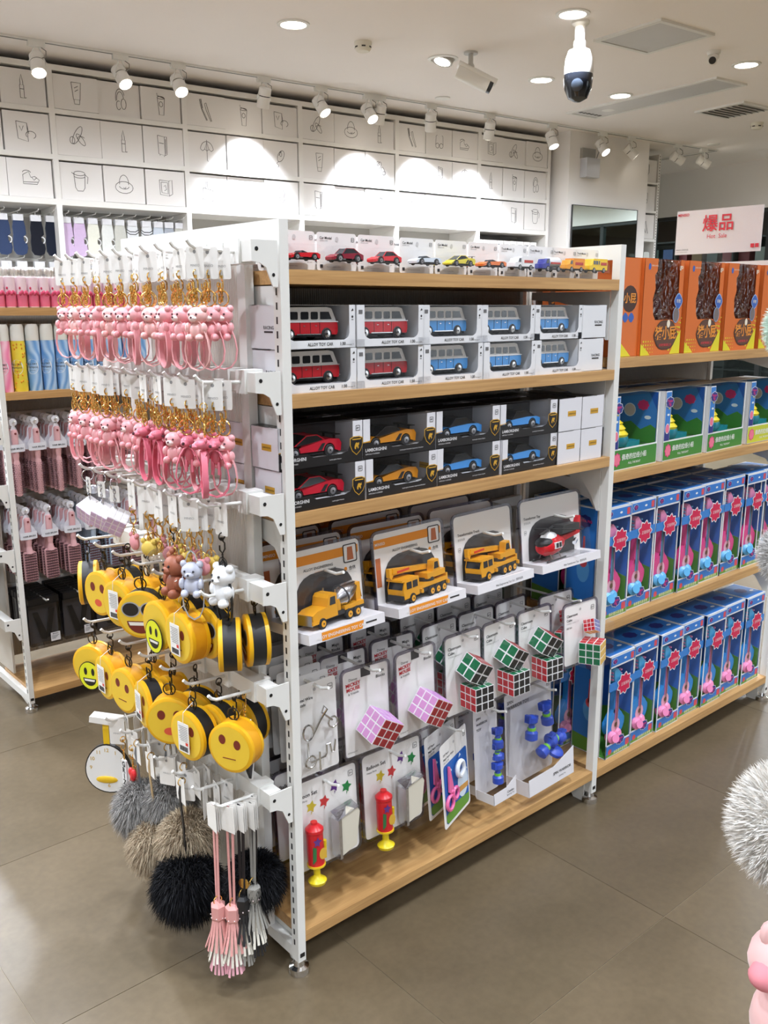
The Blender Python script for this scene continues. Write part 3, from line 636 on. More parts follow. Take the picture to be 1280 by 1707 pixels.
# ---- neighbouring gondola behind
GX, GY = .033, 1.56
gon2 = thing('gondola_frame', 'white metal gondola frame with hair brushes and spray cans, behind left', 'gondola', (GX, GY, 0))
XQ = [(0, .016), (.95, .968), (1.9, 1.918)]
for k, (a, c) in enumerate(XQ): end_frame(gon2, a, c, DEP, 0. if k == 0 else None)
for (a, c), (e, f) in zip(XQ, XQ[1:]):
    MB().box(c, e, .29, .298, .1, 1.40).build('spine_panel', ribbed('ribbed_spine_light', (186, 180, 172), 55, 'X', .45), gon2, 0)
    for z in (1.31, 1.055, .07):
        sb = shelf(GX+c, GX+e, GY, GY+.28, z, 'oak shelf of the rear gondola under the %s, %s bay' % ({1.31: 'pink spray cans', 1.055: 'blue spray cans', .07: 'black clip boxes'}[z], 'near' if a == 0 else 'far'))
        shelf_brackets(gon2, c, e, z, .58)
    for z in (.957, .672, .36):
        MB().box(c+.01, e-.01, .265, .285, z-.02, z+.01).build('hook_bar', METALW, gon2, 0)
MB().box(-.003, .004, .125, .465, .1, 1.405).build('end_panel', RIBP, gon2, 0)
for zt in (1.2, .97, .77, .56, .33):
    rail = MB().box(-.052, -.024, .008, .582, zt-.034, zt-.001).build('hook_rail', METALW, gon2, 0)
    for y0 in (.002, .585):
        b = MB(); b.ext([(-.054, zt), (-.003, zt), (-.003, zt-.074), (-.013, zt-.074), (-.026, zt-.043), (-.038, zt-.036), (-.054, zt-.034)], y0, y0+.003); b.build('rail_bracket', METALW, gon2, 0)
        b = MB(); b.face(disc(-.044, zt-.014, .0035), y0-.0005); b.face(disc(-.012, zt-.055, .003), y0-.0005); b.build('bracket_hole', BLACK, gon2, 0)
# ------------------------------------------------------------------ toy vehicles
TYRE = P(30, 30, 32, .7); GLS = mat('toy_window', (38, 42, 48), .1, 0, .7); RIM = mat('toy_rim', (190, 190, 195), .3, .8)
_wm = {}
def wheel_mesh(r, wd, rim):
    key = (round(r, 4), round(wd, 4), rim.name)
    if key not in _wm:
        b = MB(); b.lathe([(r*.9, -wd/2), (r, -wd*.35), (r, wd*.35), (r*.9, wd/2)], ax=(0, 1, 0), n=16, m=0); b.lathe([(r*.62, -wd/2-.0006), (r*.2, -wd/2-.0012)], ax=(0, 1, 0), n=12, m=1)
        b.lathe([(r*.2, -wd/2-.0008), (r*.15, -wd/2-.0016)], ax=(0, 1, 0), n=8, m=0)
        _wm[key] = b.mesh('wheel', [TYRE, rim])
    return _wm[key]
def wheels(par, xs, y, r, wd, rim=None, both=True):
    me = wheel_mesh(r, wd, rim or RIM)
    for x in xs:
        for s_ in ((-1, 1) if both else (-1,)):
            o = bpy.data.objects.new('wheel', me); COL.objects.link(o); o.parent = par; o.location = (x, y*s_, r)
            if s_ == 1: o.rotation_euler = (0, 0, pi)
def prof(L, H, pts, rw, xw):                      # closed side outline with wheel arches along the bottom
    out = [(x*L, z*H) for x, z in pts]; zb = .16*H; ra = rw*1.22
    out.append((L*.985, zb))
    for xc in sorted(xw, reverse=True):
        out += [(xc+ra*cos(radians(a)), max(zb, rw+ra*sin(radians(a)))) for a in range(0, 181, 20)]
    out.append((.015*L, zb))
    return out
def car(parent, L, W, H, paint, kind='coupe', loc=(0, 0, 0), rot=0., roof=None, rim=None):
    rw = H*.27; xw = [.2*L, .79*L]; b = MB()
    belt = {'coupe': [(0, .36), (.04, .46), (.16, .54), (.33, .6), (.7, .68), (.9, .66), (.99, .55)], 'super': [(0, .3), (.03, .38), (.15, .5), (.33, .6), (.62, .72), (.8, .8), (.96, .74), (1., .55)]}.get(kind, [(0, .36), (.04, .48), (.16, .56), (.33, .6), (.7, .66), (.9, .66), (.99, .52)])
    b.ext(prof(L, H, belt, rw, xw), -W/2, W/2, 0)
    cab = {'coupe': (.3, .9, .45, .7), 'super': (.22, .8, .44, .62), 'open': (.36, .62, .4, .44)}[kind]; zt = {'coupe': 1., 'super': 1., 'open': .8}[kind]
    x0, x1, x2, x3 = [v*L for v in cab]; zb = .6*H; yb, yt = W*.45, W*.36
    q = [(x0, -yb, zb), (x1, -yb, zb), (x1, yb, zb), (x0, yb, zb), (x2, -yt, zt*H), (x3, -yt, zt*H), (x3, yt, zt*H), (x2, yt, zt*H)]
    b.add(q, [(0, 1, 5, 4), (1, 2, 6, 5), (2, 3, 7, 6), (3, 0, 4, 7)], 1); b.add(q, [(4, 5, 6, 7)], 2)
    if kind != 'open':                             # roof pillars
        for s_ in (-1, 1):
            b.tube([(x0, s_*yb*1.01, zb), (x2, s_*yt*1.01, zt*H)], H*.028, 4, 2); b.tube([(x1, s_*yb*1.01, zb), (x3, s_*yt*1.01, zt*H)], H*.04, 4, 2); b.tube([(x2, s_*yt, zt*H), (x3, s_*yt, zt*H)], H*.03, 4, 2)
    if kind == 'super':
        b.box(.9*L, .99*L, -W*.47, W*.47, .93*H, .96*H, 3); b.box(.92*L, .95*L, -W*.3, -W*.26, .75*H, .94*H, 3); b.box(.92*L, .95*L, W*.26, W*.3, .75*H, .94*H, 3)
        b.face([(.58*L, .3*H), (.66*L, .3*H), (.72*L, .62*H), (.66*L, .62*H)], -W/2-.0005, 3)
        b.face([(.02*L, .2*H), (.1*L, .2*H), (.08*L, .3*H), (.02*L, .28*H)], -W/2-.0005, 3)
    b.box(.03*L, .97*L, -W*.42, W*.42, .1*H, .2*H, 3)
    b.face([(.03*L, .42*H), (.09*L, .46*H), (.1*L, .5*H), (.04*L, .46*H)], -W/2-.0006, 4)
    o = b.build('toy_car', [paint, GLS, roof or paint, TYRE, P(230, 225, 200)], parent, 35, loc, rot)
    wheels(o, xw, W*.46, rw, W*.14, rim)
    return o
def minitruck(parent, L, W, H, cab, body, kind, loc):
    rw = H*.19; xw = [.24*L, .8*L]; b = MB()
    b.box(0, L, -W*.42, W*.42, .14*H, .24*H, 2)
    if kind == 'bus':
        b.ext([(0, .2*H), (0, .5*H), (.12*L, .56*H), (.18*L, .95*H), (.22*L, H), (L, H), (L, .2*H)], -W/2, W/2, 0)
        for x0, x1 in ((.2, .3), (.33, .45), (.5, .55)): b.box(x0*L, x1*L, -W/2-.0006, -W/2, .6*H, .85*H, 1)
        b.box(.62*L, .95*L, -W/2-.0006, -W/2, .55*H, .75*H, 4)
    else:
        b.ext([(0, .2*H), (0, .5*H), (.12*L, .55*H), (.18*L, .82*H), (.32*L, .85*H), (.32*L, .2*H)], -W/2, W/2, 0)
        b.ext([(.15*L, .55*H), (.19*L, .78*H), (.28*L, .8*H), (.28*L, .55*H)], -W/2-.0006, W/2+.0006, 1)
        if kind == 'tank': b.lathe([(H*.3, 0), (H*.34, .02*L), (H*.34, .58*L), (H*.3, .62*L)], (.36*L, 0, .62*H), (1, 0, 0), 16, 3); b.box(.4*L, .9*L, -W/2, -W/2+.001, .5*H, .62*H, 4)
        else:
            b.box(.34*L, L, -W/2, W/2, .24*H, .95*H, 3); b.box(.45*L, .9*L, -W/2-.0006, -W/2, .5*H, .68*H, 4)
    o = b.build('toy_truck', [cab, GLS, TYRE, body, P(190, 60, 50)], parent, 35, loc); wheels(o, xw, W*.44, rw, W*.14)
    return o
INK = P(50, 48, 50); RED = P(196, 30, 40, .3)
# ------------------------------------------------------------------ carded model cars on the top shelf
def car_card(label, maker, title='Car Model', w=.089):
    t = thing('carded_model_car', label, 'toy car', group='carded model cars on the top shelf'); hw = w/2
    MB().ext(rrect(-hw, hw, 0, .067, .005), .018, .0187).build('backing_card', CARD, t, 0)
    b = MB(); b.face(disc(0, .056, .0035, .0045), .0174, 1); b.text(title, .0062, (-hw+.006, .0174, .0555), 0, 'y', 'L', .01); b.text('Simulation model', .0025, (-hw+.006, .0174, .052), 0, 'y', 'L')
    b.ring(rrect(hw-.012, hw-.005, .053, .06, .0012), rrect(hw-.0115, hw-.0055, .0535, .0595, .001), .0172, .0174, 0); b.text('3+', .0045, (hw-.0085, .0173, .0548), 0)
    b.text('SC 1:64', .0032, (hw-.012, .0174, .014), 0); b.text('Please keep this information for reference', .0018, (-.008, .0174, .0075), 0, 'y', 'C'); b.box(-hw+.006, -hw+.012, .0172, .0174, .006, .012, 0)
    b.build('print', [INK, P(205, 203, 202)], t, 0)
    maker(t)
    b = MB(); b.ext([(-hw+.004, .014), (hw-.004, .014), (hw-.005, .03), (hw-.018, .043), (-hw+.02, .043), (-hw+.005, .03)], -.018, .017); b.build('blister', CLEAR, t, 0)
    return t
CCY = .02
YEL = P(226, 196, 50, .3); ORA = P(226, 120, 40, .3)
specs = [('bright red open-top', lambda t: car(t, .062, .026, .02, P(212, 28, 40, .25), 'open', (-.031, -.004, .016)), 'Car Model'),
 ('maroon coupe', lambda t: car(t, .068, .026, .024, P(140, 20, 44, .25), 'coupe', (-.034, -.004, .015)), 'Car Model'),
 ('red classic coupe', lambda t: car(t, .064, .026, .022, P(216, 30, 44, .25), 'coupe', (-.032, -.004, .015)), 'Car Model'),
 ('white open-top', lambda t: car(t, .066, .026, .021, P(214, 224, 236, .25), 'open', (-.033, -.004, .016)), 'Car Model'),
 ('yellow supercar', lambda t: car(t, .068, .026, .021, P(222, 204, 40, .25), 'super', (-.034, -.004, .016)), 'Car Model'),
 ('orange open-top', lambda t: car(t, .068, .026, .02, P(232, 116, 34, .25), 'open', (-.034, -.004, .016)), 'Car Model'),
 ('white delivery truck', lambda t: minitruck(t, .062, .024, .03, P(232, 232, 236), P(236, 236, 238), 'box', (-.031, -.004, .014)), 'Truck Model'),
 ('blue tank truck', lambda t: minitruck(t, .066, .024, .032, P(54, 60, 150), P(220, 222, 226), 'tank', (-.033, -.004, .013)), 'Truck Model'),
 ('orange box truck', lambda t: minitruck(t, .062, .024, .031, P(240, 160, 30), P(236, 150, 36), 'box', (-.031, -.004, .014)), 'Truck Model'),
 ('yellow printed bus', lambda t: minitruck(t, .066, .024, .031, P(240, 200, 36), P(236, 190, 40), 'bus', (-.033, -.004, .014)), 'Truck Model')]
CX = [.058, .152, .246, .349, .443, .537, .631, .724, .806, .89]
for i, (nm, mk, ti) in enumerate(specs):
    pr = Proto(car_card('', mk, ti))
    pr.put((CX[i], .022, 1.37), 0, 'carded %s model car at the front of the top shelf' % nm)
    for k in range(4 if i < 1 else 2): pr.put((CX[i]+(-.004*k if i < 1 else .006), .068+.046*k, 1.37), 0, 'carded %s model car, %s behind the front one' % (nm, ORD[k]))
# ------------------------------------------------------------------ boxed toy vans
def toy_van(parent, paint, loc):
    L, W, H = .13, .05, .058; b = MB()
    b.ext(prof(L, H, [(0, .3), (.0, .5), (.01, .56), (.985, .56), (1.0, .45), (1.0, .3)], H*.17, [.17*L, .8*L]), -W/2, W/2, 0)
    b.ext([(.002*L, .56*H), (.01*L, .78*H), (.03*L, .93*H), (.07*L, .99*H), (.82*L, H), (.9*L, .96*H), (.985*L, .56*H)], -W*.47, W*.47, 1)
    for x0, x1 in ((.035, .16), (.19, .32), (.37, .5), (.54, .66)): b.ext(rrect(x0*L, x1*L, .63*H, .86*H, .002, 2), -W*.47-.0006, W*.47+.0006, 2)
    b.ext([(.7*L, .63*H), (.9*L, .63*H), (.85*L, .86*H), (.7*L, .86*H)], -W*.47-.0006, W*.47+.0006, 2)
    b.box(0, 1.005*L, -W/2-.0008, W/2+.0008, .545*H, .57*H, 1); b.box(.02*L, .98*L, -W*.42, W*.42, .1*H, .2*H, 3)
    b.box(.29*L, .7*L, -W/2-.001, W/2+.001, .17*H, .2*H, 4)
    for x in (.345, .52, .68): b.box(x*L, x*L+.0006, -W/2-.0006, -W/2, .2*H, .55*H, 3)
    for x in (.4, .6): b.box(x*L, x*L+.004, -W/2-.001, -W/2, .43*H, .45*H, 4)
    b.box(.97*L, 1.03*L, -W*.46, W*.46, .2*H, .25*H, 4); b.box(-.02*L, .02*L, -W*.46, W*.46, .2*H, .25*H, 4); b.ell((1.*L, -W*.34, .36*H), .004, 8, 6, 4)
    o = b.build('toy_van', [paint, P(232, 234, 236, .25), GLS, TYRE, CHROME], parent, 35, loc); wheels(o, [.17*L, .8*L], W*.45, H*.19, W*.16, CHROME)
    return o
BOXWH = P(228, 230, 234, .4); INNER = P(132, 132, 136, .5)
def van_box(paint):
    W, H, D = .169, .0755, .092; hw = W/2; t = thing('boxed_toy_van', '', 'toy van', group='boxed toy vans')
    b = MB(); b.box(-hw, hw, D-.001, D, 0, H); b.box(-hw, hw, .0, D, 0, .001); b.box(-hw, -hw+.001, 0, D, 0, H); b.box(hw-.001, hw, 0, D, 0, H); b.box(-hw, hw, .03, D, H-.001, H)
    b.box(-hw, -hw+.019, 0, .0008, 0, H); b.box(hw-.014, hw, 0, .0008, 0, H); b.box(-hw, hw, 0, .0008, 0, .014)
    b.ext([(hw-.014, .014), (hw-.014, .026), (hw-.0165, .0195), (hw-.02, .0165), (hw-.026, .014)], 0, .0008); b.ext([(-hw+.019, .014), (-hw+.031, .014), (-hw+.025, .0165), (-hw+.0215, .0195), (-hw+.019, .026)], 0, .0008)
    b.build('carton', BOXWH, t, 0)
    b = MB(); b.box(-hw+.002, hw-.002, D-.004, D-.002, .002, H-.002); b.box(-hw+.002, hw-.002, .01, D-.004, .012, .0135); b.build('inner_tray', INNER, t, 0)
    toy_van(t, paint, (-hw+.014, .045, .0135))
    b = MB(); b.box(-hw+.015, hw-.01, .0009, .0013, .012, H); b.box(-hw+.002, hw-.002, .001, .031, H-.0006, H); b.build('window_film', FILM, t, 0)
    b = MB(); y = -.0005
    b.text('ALLOY TOY CAR', .0078, (.004, y, .0045), 0, 'y', 'C', .012, sx=.95); b.text('1:30', .008, (.055, y, .0045), 0, 'y', 'C', .02); b.text('Volkswagen T1', .003, (.062, y, .0045), 0, 'y', 'L')
    b.box(-hw+.005, -hw+.014, y, 0, H-.016, H-.009, 1); b.face(disc(hw-.007, H-.021, .0022), y, 0); b.face([(hw-.01, H-.011), (hw-.004, H-.01), (hw-.006, H-.006)], y, 0); b.box(hw-.009, hw-.005, y, 0, H-.0265, H-.0255, 0)
    b.text('RACING', .0085, (-hw-.0005, .03, .034), 0, '-x', 'C', .01); b.box(-hw-.0005, -hw, .018, .044, .028, .031, 0)
    b.build('print', [INK, P(110, 110, 112)], t, 0)
    return Proto(t)
vr, vb = van_box(P(186, 24, 36, .25)), van_box(P(58, 138, 206, .25))
VX = [.088, .2585, .428, .5985, .767]
for lv, z in enumerate((1.16, 1.2365)):
    ln = ['lower', 'upper'][lv]
    for i, x in enumerate(VX):
        c = 'red' if i < 2 else 'blue'; k = i if i < 2 else i-2
        (vr if i < 2 else vb).put((x+random.uniform(-.0012, .0012)+(.003 if lv == 0 else 0), .012+random.uniform(0, .006), z), random.uniform(-.012, .012), '%s boxed %s and white toy van from left, %s level' % (ORD[k], c, ln))
        (vr if i < 2 else vb).put((x+.002, .118, z), 0, '%s boxed %s toy van from left, %s level, second row behind' % (ORD[k], c, ln))
    vb.put((.942-(.006 if lv == 0 else 0), .099, z), pi/2, 'boxed toy van turned to show its plain white end, %s level' % ln)
# ------------------------------------------------------------------ boxed sports cars
BLK = P(24, 22, 24, .35); GOLDP = P(206, 158, 52, .35)
def shield(b, cx, cz, h, y, mo, mi, mb_):
    o = [(-.42, .36), (-.2, .45), (.2, .45), (.42, .36), (.42, 0), (.28, -.3), (0, -.52), (-.28, -.3), (-.42, 0)]
    for k, s_, m in ((0, 1., mo), (1, .9, mi), (2, .82, mb_)): b.face([(cx+x*h*s_, cz+z*h*s_) for x, z in o], y-.0003*k, m)
    bull = [(-.2, -.1), (-.12, .12), (-.02, .2), (.1, .14), (.18, .2), (.2, .05), (.12, 0), (.16, -.15), (.08, -.22), (.04, -.1), (-.05, -.08), (-.08, -.24), (-.16, -.22)]
    b.face([(cx+x*h*.8, cz+z*h*.8-.02*h) for x, z in bull], y-.0012, mo); b.box(cx-h*.28, cx+h*.28, y-.0011, y-.001, cz+h*.27, cz+h*.33, mo)
def lambo_box(paint, roof, kind, model, label_i):
    W, H, D = .192, .0765, .085; hw = W/2; t = thing('boxed_sports_car', '', 'toy car', group='boxed sports cars')
    b = MB(); b.box(-hw, hw, D-.001, D, 0, H, 1); b.box(-hw, hw, .0, D, 0, .001, 1); b.box(-hw, -hw+.001, 0, D, 0, H, 0); b.box(hw-.001, hw, 0, D, 0, H, 0); b.box(-hw, hw, .028, D, H-.001, H, 1)
    b.box(-hw, -hw+.018, 0, .0008, .034, H, 0); b.box(hw-.024, hw, 0, .0008, .04, H, 0)
    b.ext([(-hw, 0), (hw, 0), (hw, .038), (hw-.024, .038), (hw-.03, .033), (hw-.036, .022), (hw-.05, .018), (-.02, .018), (-.032, .024), (-hw+.03, .026), (-hw+.018, .032), (-hw, .032)], 0, .0008, 1)
    b.ext([(-hw, .032), (-hw+.018, .034), (-hw+.018, .0355), (-hw, .0335)], -.0004, .0008, 2); b.ext([(hw-.024, .0385), (hw, .0385), (hw, .041), (hw-.024, .041)], -.0004, .0008, 2)
    b.build('carton', [P(226, 226, 232, .4), BLK, GOLDP], t, 0)
    b = MB(); b.box(-hw+.002, hw-.002, D-.004, D-.002, .002, H-.002); b.box(-hw+.002, hw-.002, .01, D-.004, .012, .014, 1); b.build('inner_tray', [P(88, 86, 90), P(205, 206, 210)], t, 0)
    car(t, .135, .056, .04, paint, kind, (-hw+.02, .046, .014), 0., roof)
    b = MB(); b.box(-hw+.016, hw-.022, .0009, .0013, .018, H); b.box(-hw+.002, hw-.002, .001, .029, H-.0006, H); b.build('window_film', FILM, t, 0)
    b = MB(); shield(b, hw-.016, .031, .037, -.0006, 1, 0, 0)
    b.text('LAMBORGHINI', .0088, (-hw+.006, -.0006, .0145), 2, 'y', 'L', .02, sx=.92); b.text('OFFICIALLY LICENSED', .0036, (-hw+.006, -.0006, .0085), 2, 'y', 'L'); b.text(model, .0034, (.03, -.0006, .0085), 2)
    b.ring(rrect(hw-.017, hw-.007, .058, .068, .0015), rrect(hw-.0163, hw-.0077, .0587, .0673, .001), -.0006, -.0004, 0); b.text('4+', .006, (hw-.012, -.0006, .061), 0, bold=.02)
    b.box(-hw-.0005, -hw, .022, .052, .034, .046, 1); b.text('LAMBORGHINI', .004, (-hw-.0008, .037, .0385), 0, '-x')
    b.box(hw, hw+.0005, .022, .052, .034, .046, 1); b.text('LAMBORGHINI', .004, (hw+.0008, .037, .0385), 0, 'x')
    b.build('print', [BLK, GOLDP, P(225, 225, 228)], t, 0)
    return Proto(t)
lr = lambo_box(P(204, 26, 52, .25), None, 'super', 'Lamborghini Veneno', 0); lo = lambo_box(P(216, 140, 30, .25), P(40, 40, 44), 'super', 'Lamborghini Aventador Superveloce Roadster', 1); lb_ = lambo_box(P(70, 150, 226, .25), P(40, 42, 48), 'coupe', 'Lamborghini Huracan Spyder', 2)
LX = [.09, .2855, .4775, .6735]
for lv, z in enumerate((.948, 1.025)):
    ln = ['lower', 'upper'][lv]
    for i, x in enumerate(LX):
        pr = (lr, lo, lb_, lb_)[i]; nm = ['red', 'orange', 'left-hand blue', 'right-hand blue'][i]
        pr.put((x+random.uniform(-.0015, .0015)+(.004 if lv == 0 else 0), .01+random.uniform(0, .007), z), random.uniform(-.014, .014), 'boxed %s sports car in the front row, %s level' % (nm, ln))
        pr.put((x+.002, .108, z), 0, 'boxed %s sports car in the second row behind, %s level' % (nm, ln))
    for k in range(2):
        lb_.put((.858+.0865*k, .107, z), pi/2, 'boxed sports car turned to its white end with yellow sticker, %s of two, %s level' % (['left', 'right'][k], ln))
# ------------------------------------------------------------------ hanging toys on the front hooks
def shell(t, w, h, y=.0012, e=.006, name='clear_shell', r=.01):
    MB().ring(rrect(-w/2-e, w/2+e, -e, h+e, r+e), rrect(-w/2, w/2, 0, h, r), y-.003, y+.001).build(name, SHELLM, t, 0)
MUST = P(222, 156, 34, .35); CHAR = P(46, 46, 48)
def hubs(o, xs, y, r, wd): wheels(o, xs, y, r, wd, MUST)
def mixer_truck(t, loc, rot):
    b = MB(); b.box(0, .15, -.018, .018, .014, .022, 1)
    b.ext([(0, .012), (0, .03), (.012, .036), (.04, .038), (.044, .054), (.05, .06), (.068, .06), (.068, .016), (.03, .016)], -.02, .02, 0)
    b.ext([(.047, .04), (.05, .055), (.063, .055), (.063, .04)], -.0206, .0206, 2); b.add([(.0405, -.017, .04), (.0405, .017, .04), (.0455, .016, .055), (.0455, -.016, .055)], [(0, 1, 2, 3)], 2)
    b.box(-.003, .001, -.018, .018, .01, .03, 3); b.tube([(.07, -.016, .02), (.07, -.016, .066)], .002, 6, 3); b.tube([(.07, .016, .02), (.07, .016, .066)], .002, 6, 3)
    b.lathe([(.012, 0), (.021, .018), (.021, .034), (.012, .062), (.009, .066)], (.078, 0, .038), (1, 0, .32), 18, 3); b.lathe([(.0215, .022), (.0215, .026)], (.078, 0, .038), (1, 0, .32), 18, 1)
    b.box(.072, .084, -.014, .014, .02, .044, 0); b.box(.09, .146, -.019, .019, .02, .028, 0); b.box(.132, .146, -.012, .012, .028, .064, 0)
    b.add([(.146, -.01, .06), (.146, .01, .06), (.156, .006, .03), (.156, -.006, .03)], [(0, 1, 2, 3)], 0)
    b.box(-.002, .03, -.021, .021, .012, .018, 0)
    o = b.build('toy_truck', [MUST, CHAR, GLS, SILVER], t, 30, loc, rot); hubs(o, [.024, .1, .123], .019, .0105, .007)
def crane_truck(t, loc, rot):
    b = MB(); b.box(0, .15, -.018, .018, .013, .022, 1); b.ext([(0, .012), (-.003, .03), (.003, .048), (.05, .05), (.05, .014)], -.021, .021, 0)
    b.box(-.004, .03, -.02, .02, .008, .02, 1)
    for x0, x1 in ((.008, .024), (.028, .044)): b.box(x0, x1, -.0216, .0216, .032, .046, 2)
    b.add([(-.0035, -.018, .032), (-.0035, .018, .032), (.002, .018, .046), (.002, -.018, .046)], [(0, 1, 2, 3)], 2); b.box(-.005, .05, -.0205, .0205, .048, .052, 0)
    b.box(.05, .15, -.019, .019, .022, .03, 0); b.box(.15, .156, -.017, .017, .018, .036, 0); b.lathe([(.018, 0), (.018, .008)], (.1, 0, .03), n=16, m=1)
    b.box(.085, .148, -.017, .017, .036, .048, 0); b.ext([(.106, .048), (.11, .07), (.128, .072), (.132, .048)], -.016, .0, 0); b.ext([(.11, .053), (.113, .067), (.124, .067), (.127, .053)], -.0166, .0006, 2)
    b.ext([(.12, .05), (.12, .06), (-.002, .074), (-.004, .064)], .003, .016, 0); b.ext([(.06, .058), (.06, .067), (-.012, .076), (-.012, .058), (-.006, .052), (.0, .06)], .005, .014, 0); b.box(.01, .05, .0024, .003, .063, .0675, 3)
    for x in (.055, .148): b.box(x, x+.005, -.024, .024, .014, .022, 0)
    o = b.build('toy_truck', [MUST, CHAR, GLS, P(200, 60, 40)], t, 30, loc, rot); hubs(o, [.026, .092, .113, .134], .019, .0105, .007)
def helicopter(t, loc, rot):
    b = MB(); b.lathe([(.002, 0), (.014, .004), (.022, .018), (.025, .04), (.024, .06), (.018, .08), (.01, .094)], (0, 0, .034), (1, 0, .05), 16, 0)
    b.ell((.022, 0, .045), (.026, .021, .014), 14, 8, 2); b.ell((.04, 0, .052), (.03, .017, .016), 12, 8, 1); b.box(.03, .058, -.0252, .0252, .03, .045, 1); b.box(.034, .044, -.0256, .0256, .032, .043, 2); b.box(.047, .056, -.0256, .0256, .032, .043, 2)
    b.ext([(.085, .036), (.085, .05), (.15, .052), (.165, .088), (.174, .088), (.168, .046)], -.006, .006, 0); b.ext([(.07, .058), (.08, .078), (.15, .075), (.15, .06)], -.018, .012, 2)
    for s_ in (-1, 1): b.tube([(.005, s_*.02, .006), (.0, s_*.02, .003), (.08, s_*.02, .003)], .0018, 6, 2); b.tube([(.025, s_*.012, .018), (.025, s_*.02, .003)], .0015, 5, 3); b.tube([(.06, s_*.012, .018), (.06, s_*.02, .003)], .0015, 5, 3)
    b.cyl((.045, 0, .06), (.045, 0, .074), .003, 8, 3); b.tube([(.16, 0, .03), (.145, -.004, .024), (.135, -.01, .026)], .005, 6, 3)
    o = b.build('toy_helicopter', [P(206, 26, 40, .25), P(232, 232, 234), CHAR, SILVER], t, 30, loc, rot)
    for a in range(4):
        bl = MB(); bl.ext([(.004, -.004), (.078, -.005), (.08, .005), (.004, .004)], .074, .0752, 0, 'z'); bl.xf(Matrix.Translation((.045, 0, 0)) @ Matrix.Rotation(pi/2*a+.35, 4, 'Z')); bl.build('rotor_blade', CHAR, o, 0)
def pack_a(kind, w):
    h = .165; t = thing('hanging_toy_pack', '', 'toy', group='hanging vehicle packs'); hw = w/2; or_ = kind in ('mixer', 'crane')
    MB().ext(rrect(-hw, hw, .0, h, .012), .0, .0008).build('backing_card', CARD, t, 0)
    b = MB(); b.ext([(-hw, 0), (hw, 0), (hw, .02), (-hw, .02)], -.062, 0); b.build('tray', P(232, 230, 234, .35), t, 0)
    b = MB(); y = -.0006; OR = 1
    if or_:
        b.face([(-hw+.001, h-.03), (hw-.008, h-.03), (hw-.004, h-.026), (hw-.004, h-.012), (-hw+.001, h-.012)], y, 1); b.text('MINISO', .0085, (-hw+.018, y-.0004, h-.0245), 2, bold=.01)
        b.text('ALLOY ENGINEERING', .0075, (-.012, y, h-.043), 0, 'y', 'C', .012); b.text('变形口袋', .007, (.018, y, h-.053), 0, bold=.015); b.text('工程车', .007, (-.012, y, h-.053), 1); b.text('合体', .009, (hw-.022, y, h-.06), 0, bold=.01); b.face(disc(hw-.039, h-.0565, .004), y, 1)
        b.ring(rrect(hw-.043, hw-.008, h-.045, h-.008, .004), rrect(hw-.041, hw-.01, h-.043, h-.01, .003), y-.0008, y, 0); b.face(rrect(hw-.041, hw-.01, h-.043, h-.01, .003), y-.0003, 2); b.face([(hw-.034, h-.04), (hw-.017, h-.04), (hw-.019, h-.014), (hw-.032, h-.014)], y-.0006, 3)
        b.face([(-hw+.03, .002), (hw-.06, .002), (hw-.055, .018), (-hw+.03, .018)], -.0626, 1); b.text('ALLOY ENGINEERING TOY CAR', .0085, (-.018, -.063, .0065), 2, bold=.012); b.box(hw-.05, hw-.022, -.0626, -.062, .009, .012, 0)
        b.box(-hw+.003, -hw+.016, y-.0002, y, .055, .115, 3)
    else:
        b.text('Transformable Truck' if kind == 'crane2' else 'Transformer Toy', .0085, (-hw+.012, y, h-.045), 0, 'y', 'L', .012); b.text('变形玩具', .006, (-hw+.012, y, h-.055), 4, 'y', 'L')
        b.ring(rrect(-hw+.012, -hw+.02, h-.08, h-.07, .002), rrect(-hw+.0125, -hw+.0195, h-.0795, h-.0705, .0015), y-.0003, y, 4); b.text('4+', .006, (-hw+.016, y-.0003, h-.0775), 0)
        b.text('Mini Transformer Toy · 变形玩具' if kind == 'heli' else 'Mini Engineering Toy Car · 变形玩具', .0062, (.01, -.0626, .006), 0)
    b.build('print', [INK, P(232, 146, 40), CARD, P(190, 110, 70), GREY], t, 0)
    b = MB(); top = [(-hw*.78, .02)]+[(-hw*.78*cos(a)**.6 if cos(a) > 0 else hw*.78*(-cos(a))**.6, .045+.072*sin(a)**.7) for a in [pi*i/12 for i in range(13)]]+[(hw*.78, .02)]
    b.face(list(reversed(top)), -.0012, 0); b.build('dark_window', P(54, 52, 54, .3), t, 0)
    b = MB(); b.ext(list(reversed(top)), -.052, -.002); b.build('blister', CLEAR, t, 0)
    shell(t, w, h)
    {'mixer': lambda: mixer_truck(t, (-.078, -.034, .02), radians(8)), 'crane': lambda: crane_truck(t, (-.076, -.034, .02), radians(8)), 'crane2': lambda: crane_truck(t, (-.076, -.034, .02), radians(8)), 'heli': lambda: helicopter(t, (-.088, -.036, .0205), radians(6))}[kind]()
    return Proto(t)
ZA = .695
AA = [('mixer', .19, .122, 'cement mixer truck'), ('crane', .2, .348, 'crane truck with orange header'), ('crane2', .195, .575, 'crane truck on plain white card'), ('heli', .22, .815, 'red helicopter')]
for kind, w, x, nm in AA:
    pr = pack_a(kind, w)
    for k in range(4 if kind != 'heli' else 1):
        pr.put((x, .045+.0675*k, ZA+.001*k), 0, 'hanging blister pack with %s, %s' % (nm, ['front of its hook', 'second on its hook', 'third on its hook', 'rearmost on its hook'][k]), rot=(radians(-6), 0, radians([2, -2, 1, 0][k])+(-.05 if kind == 'heli' else 0)))
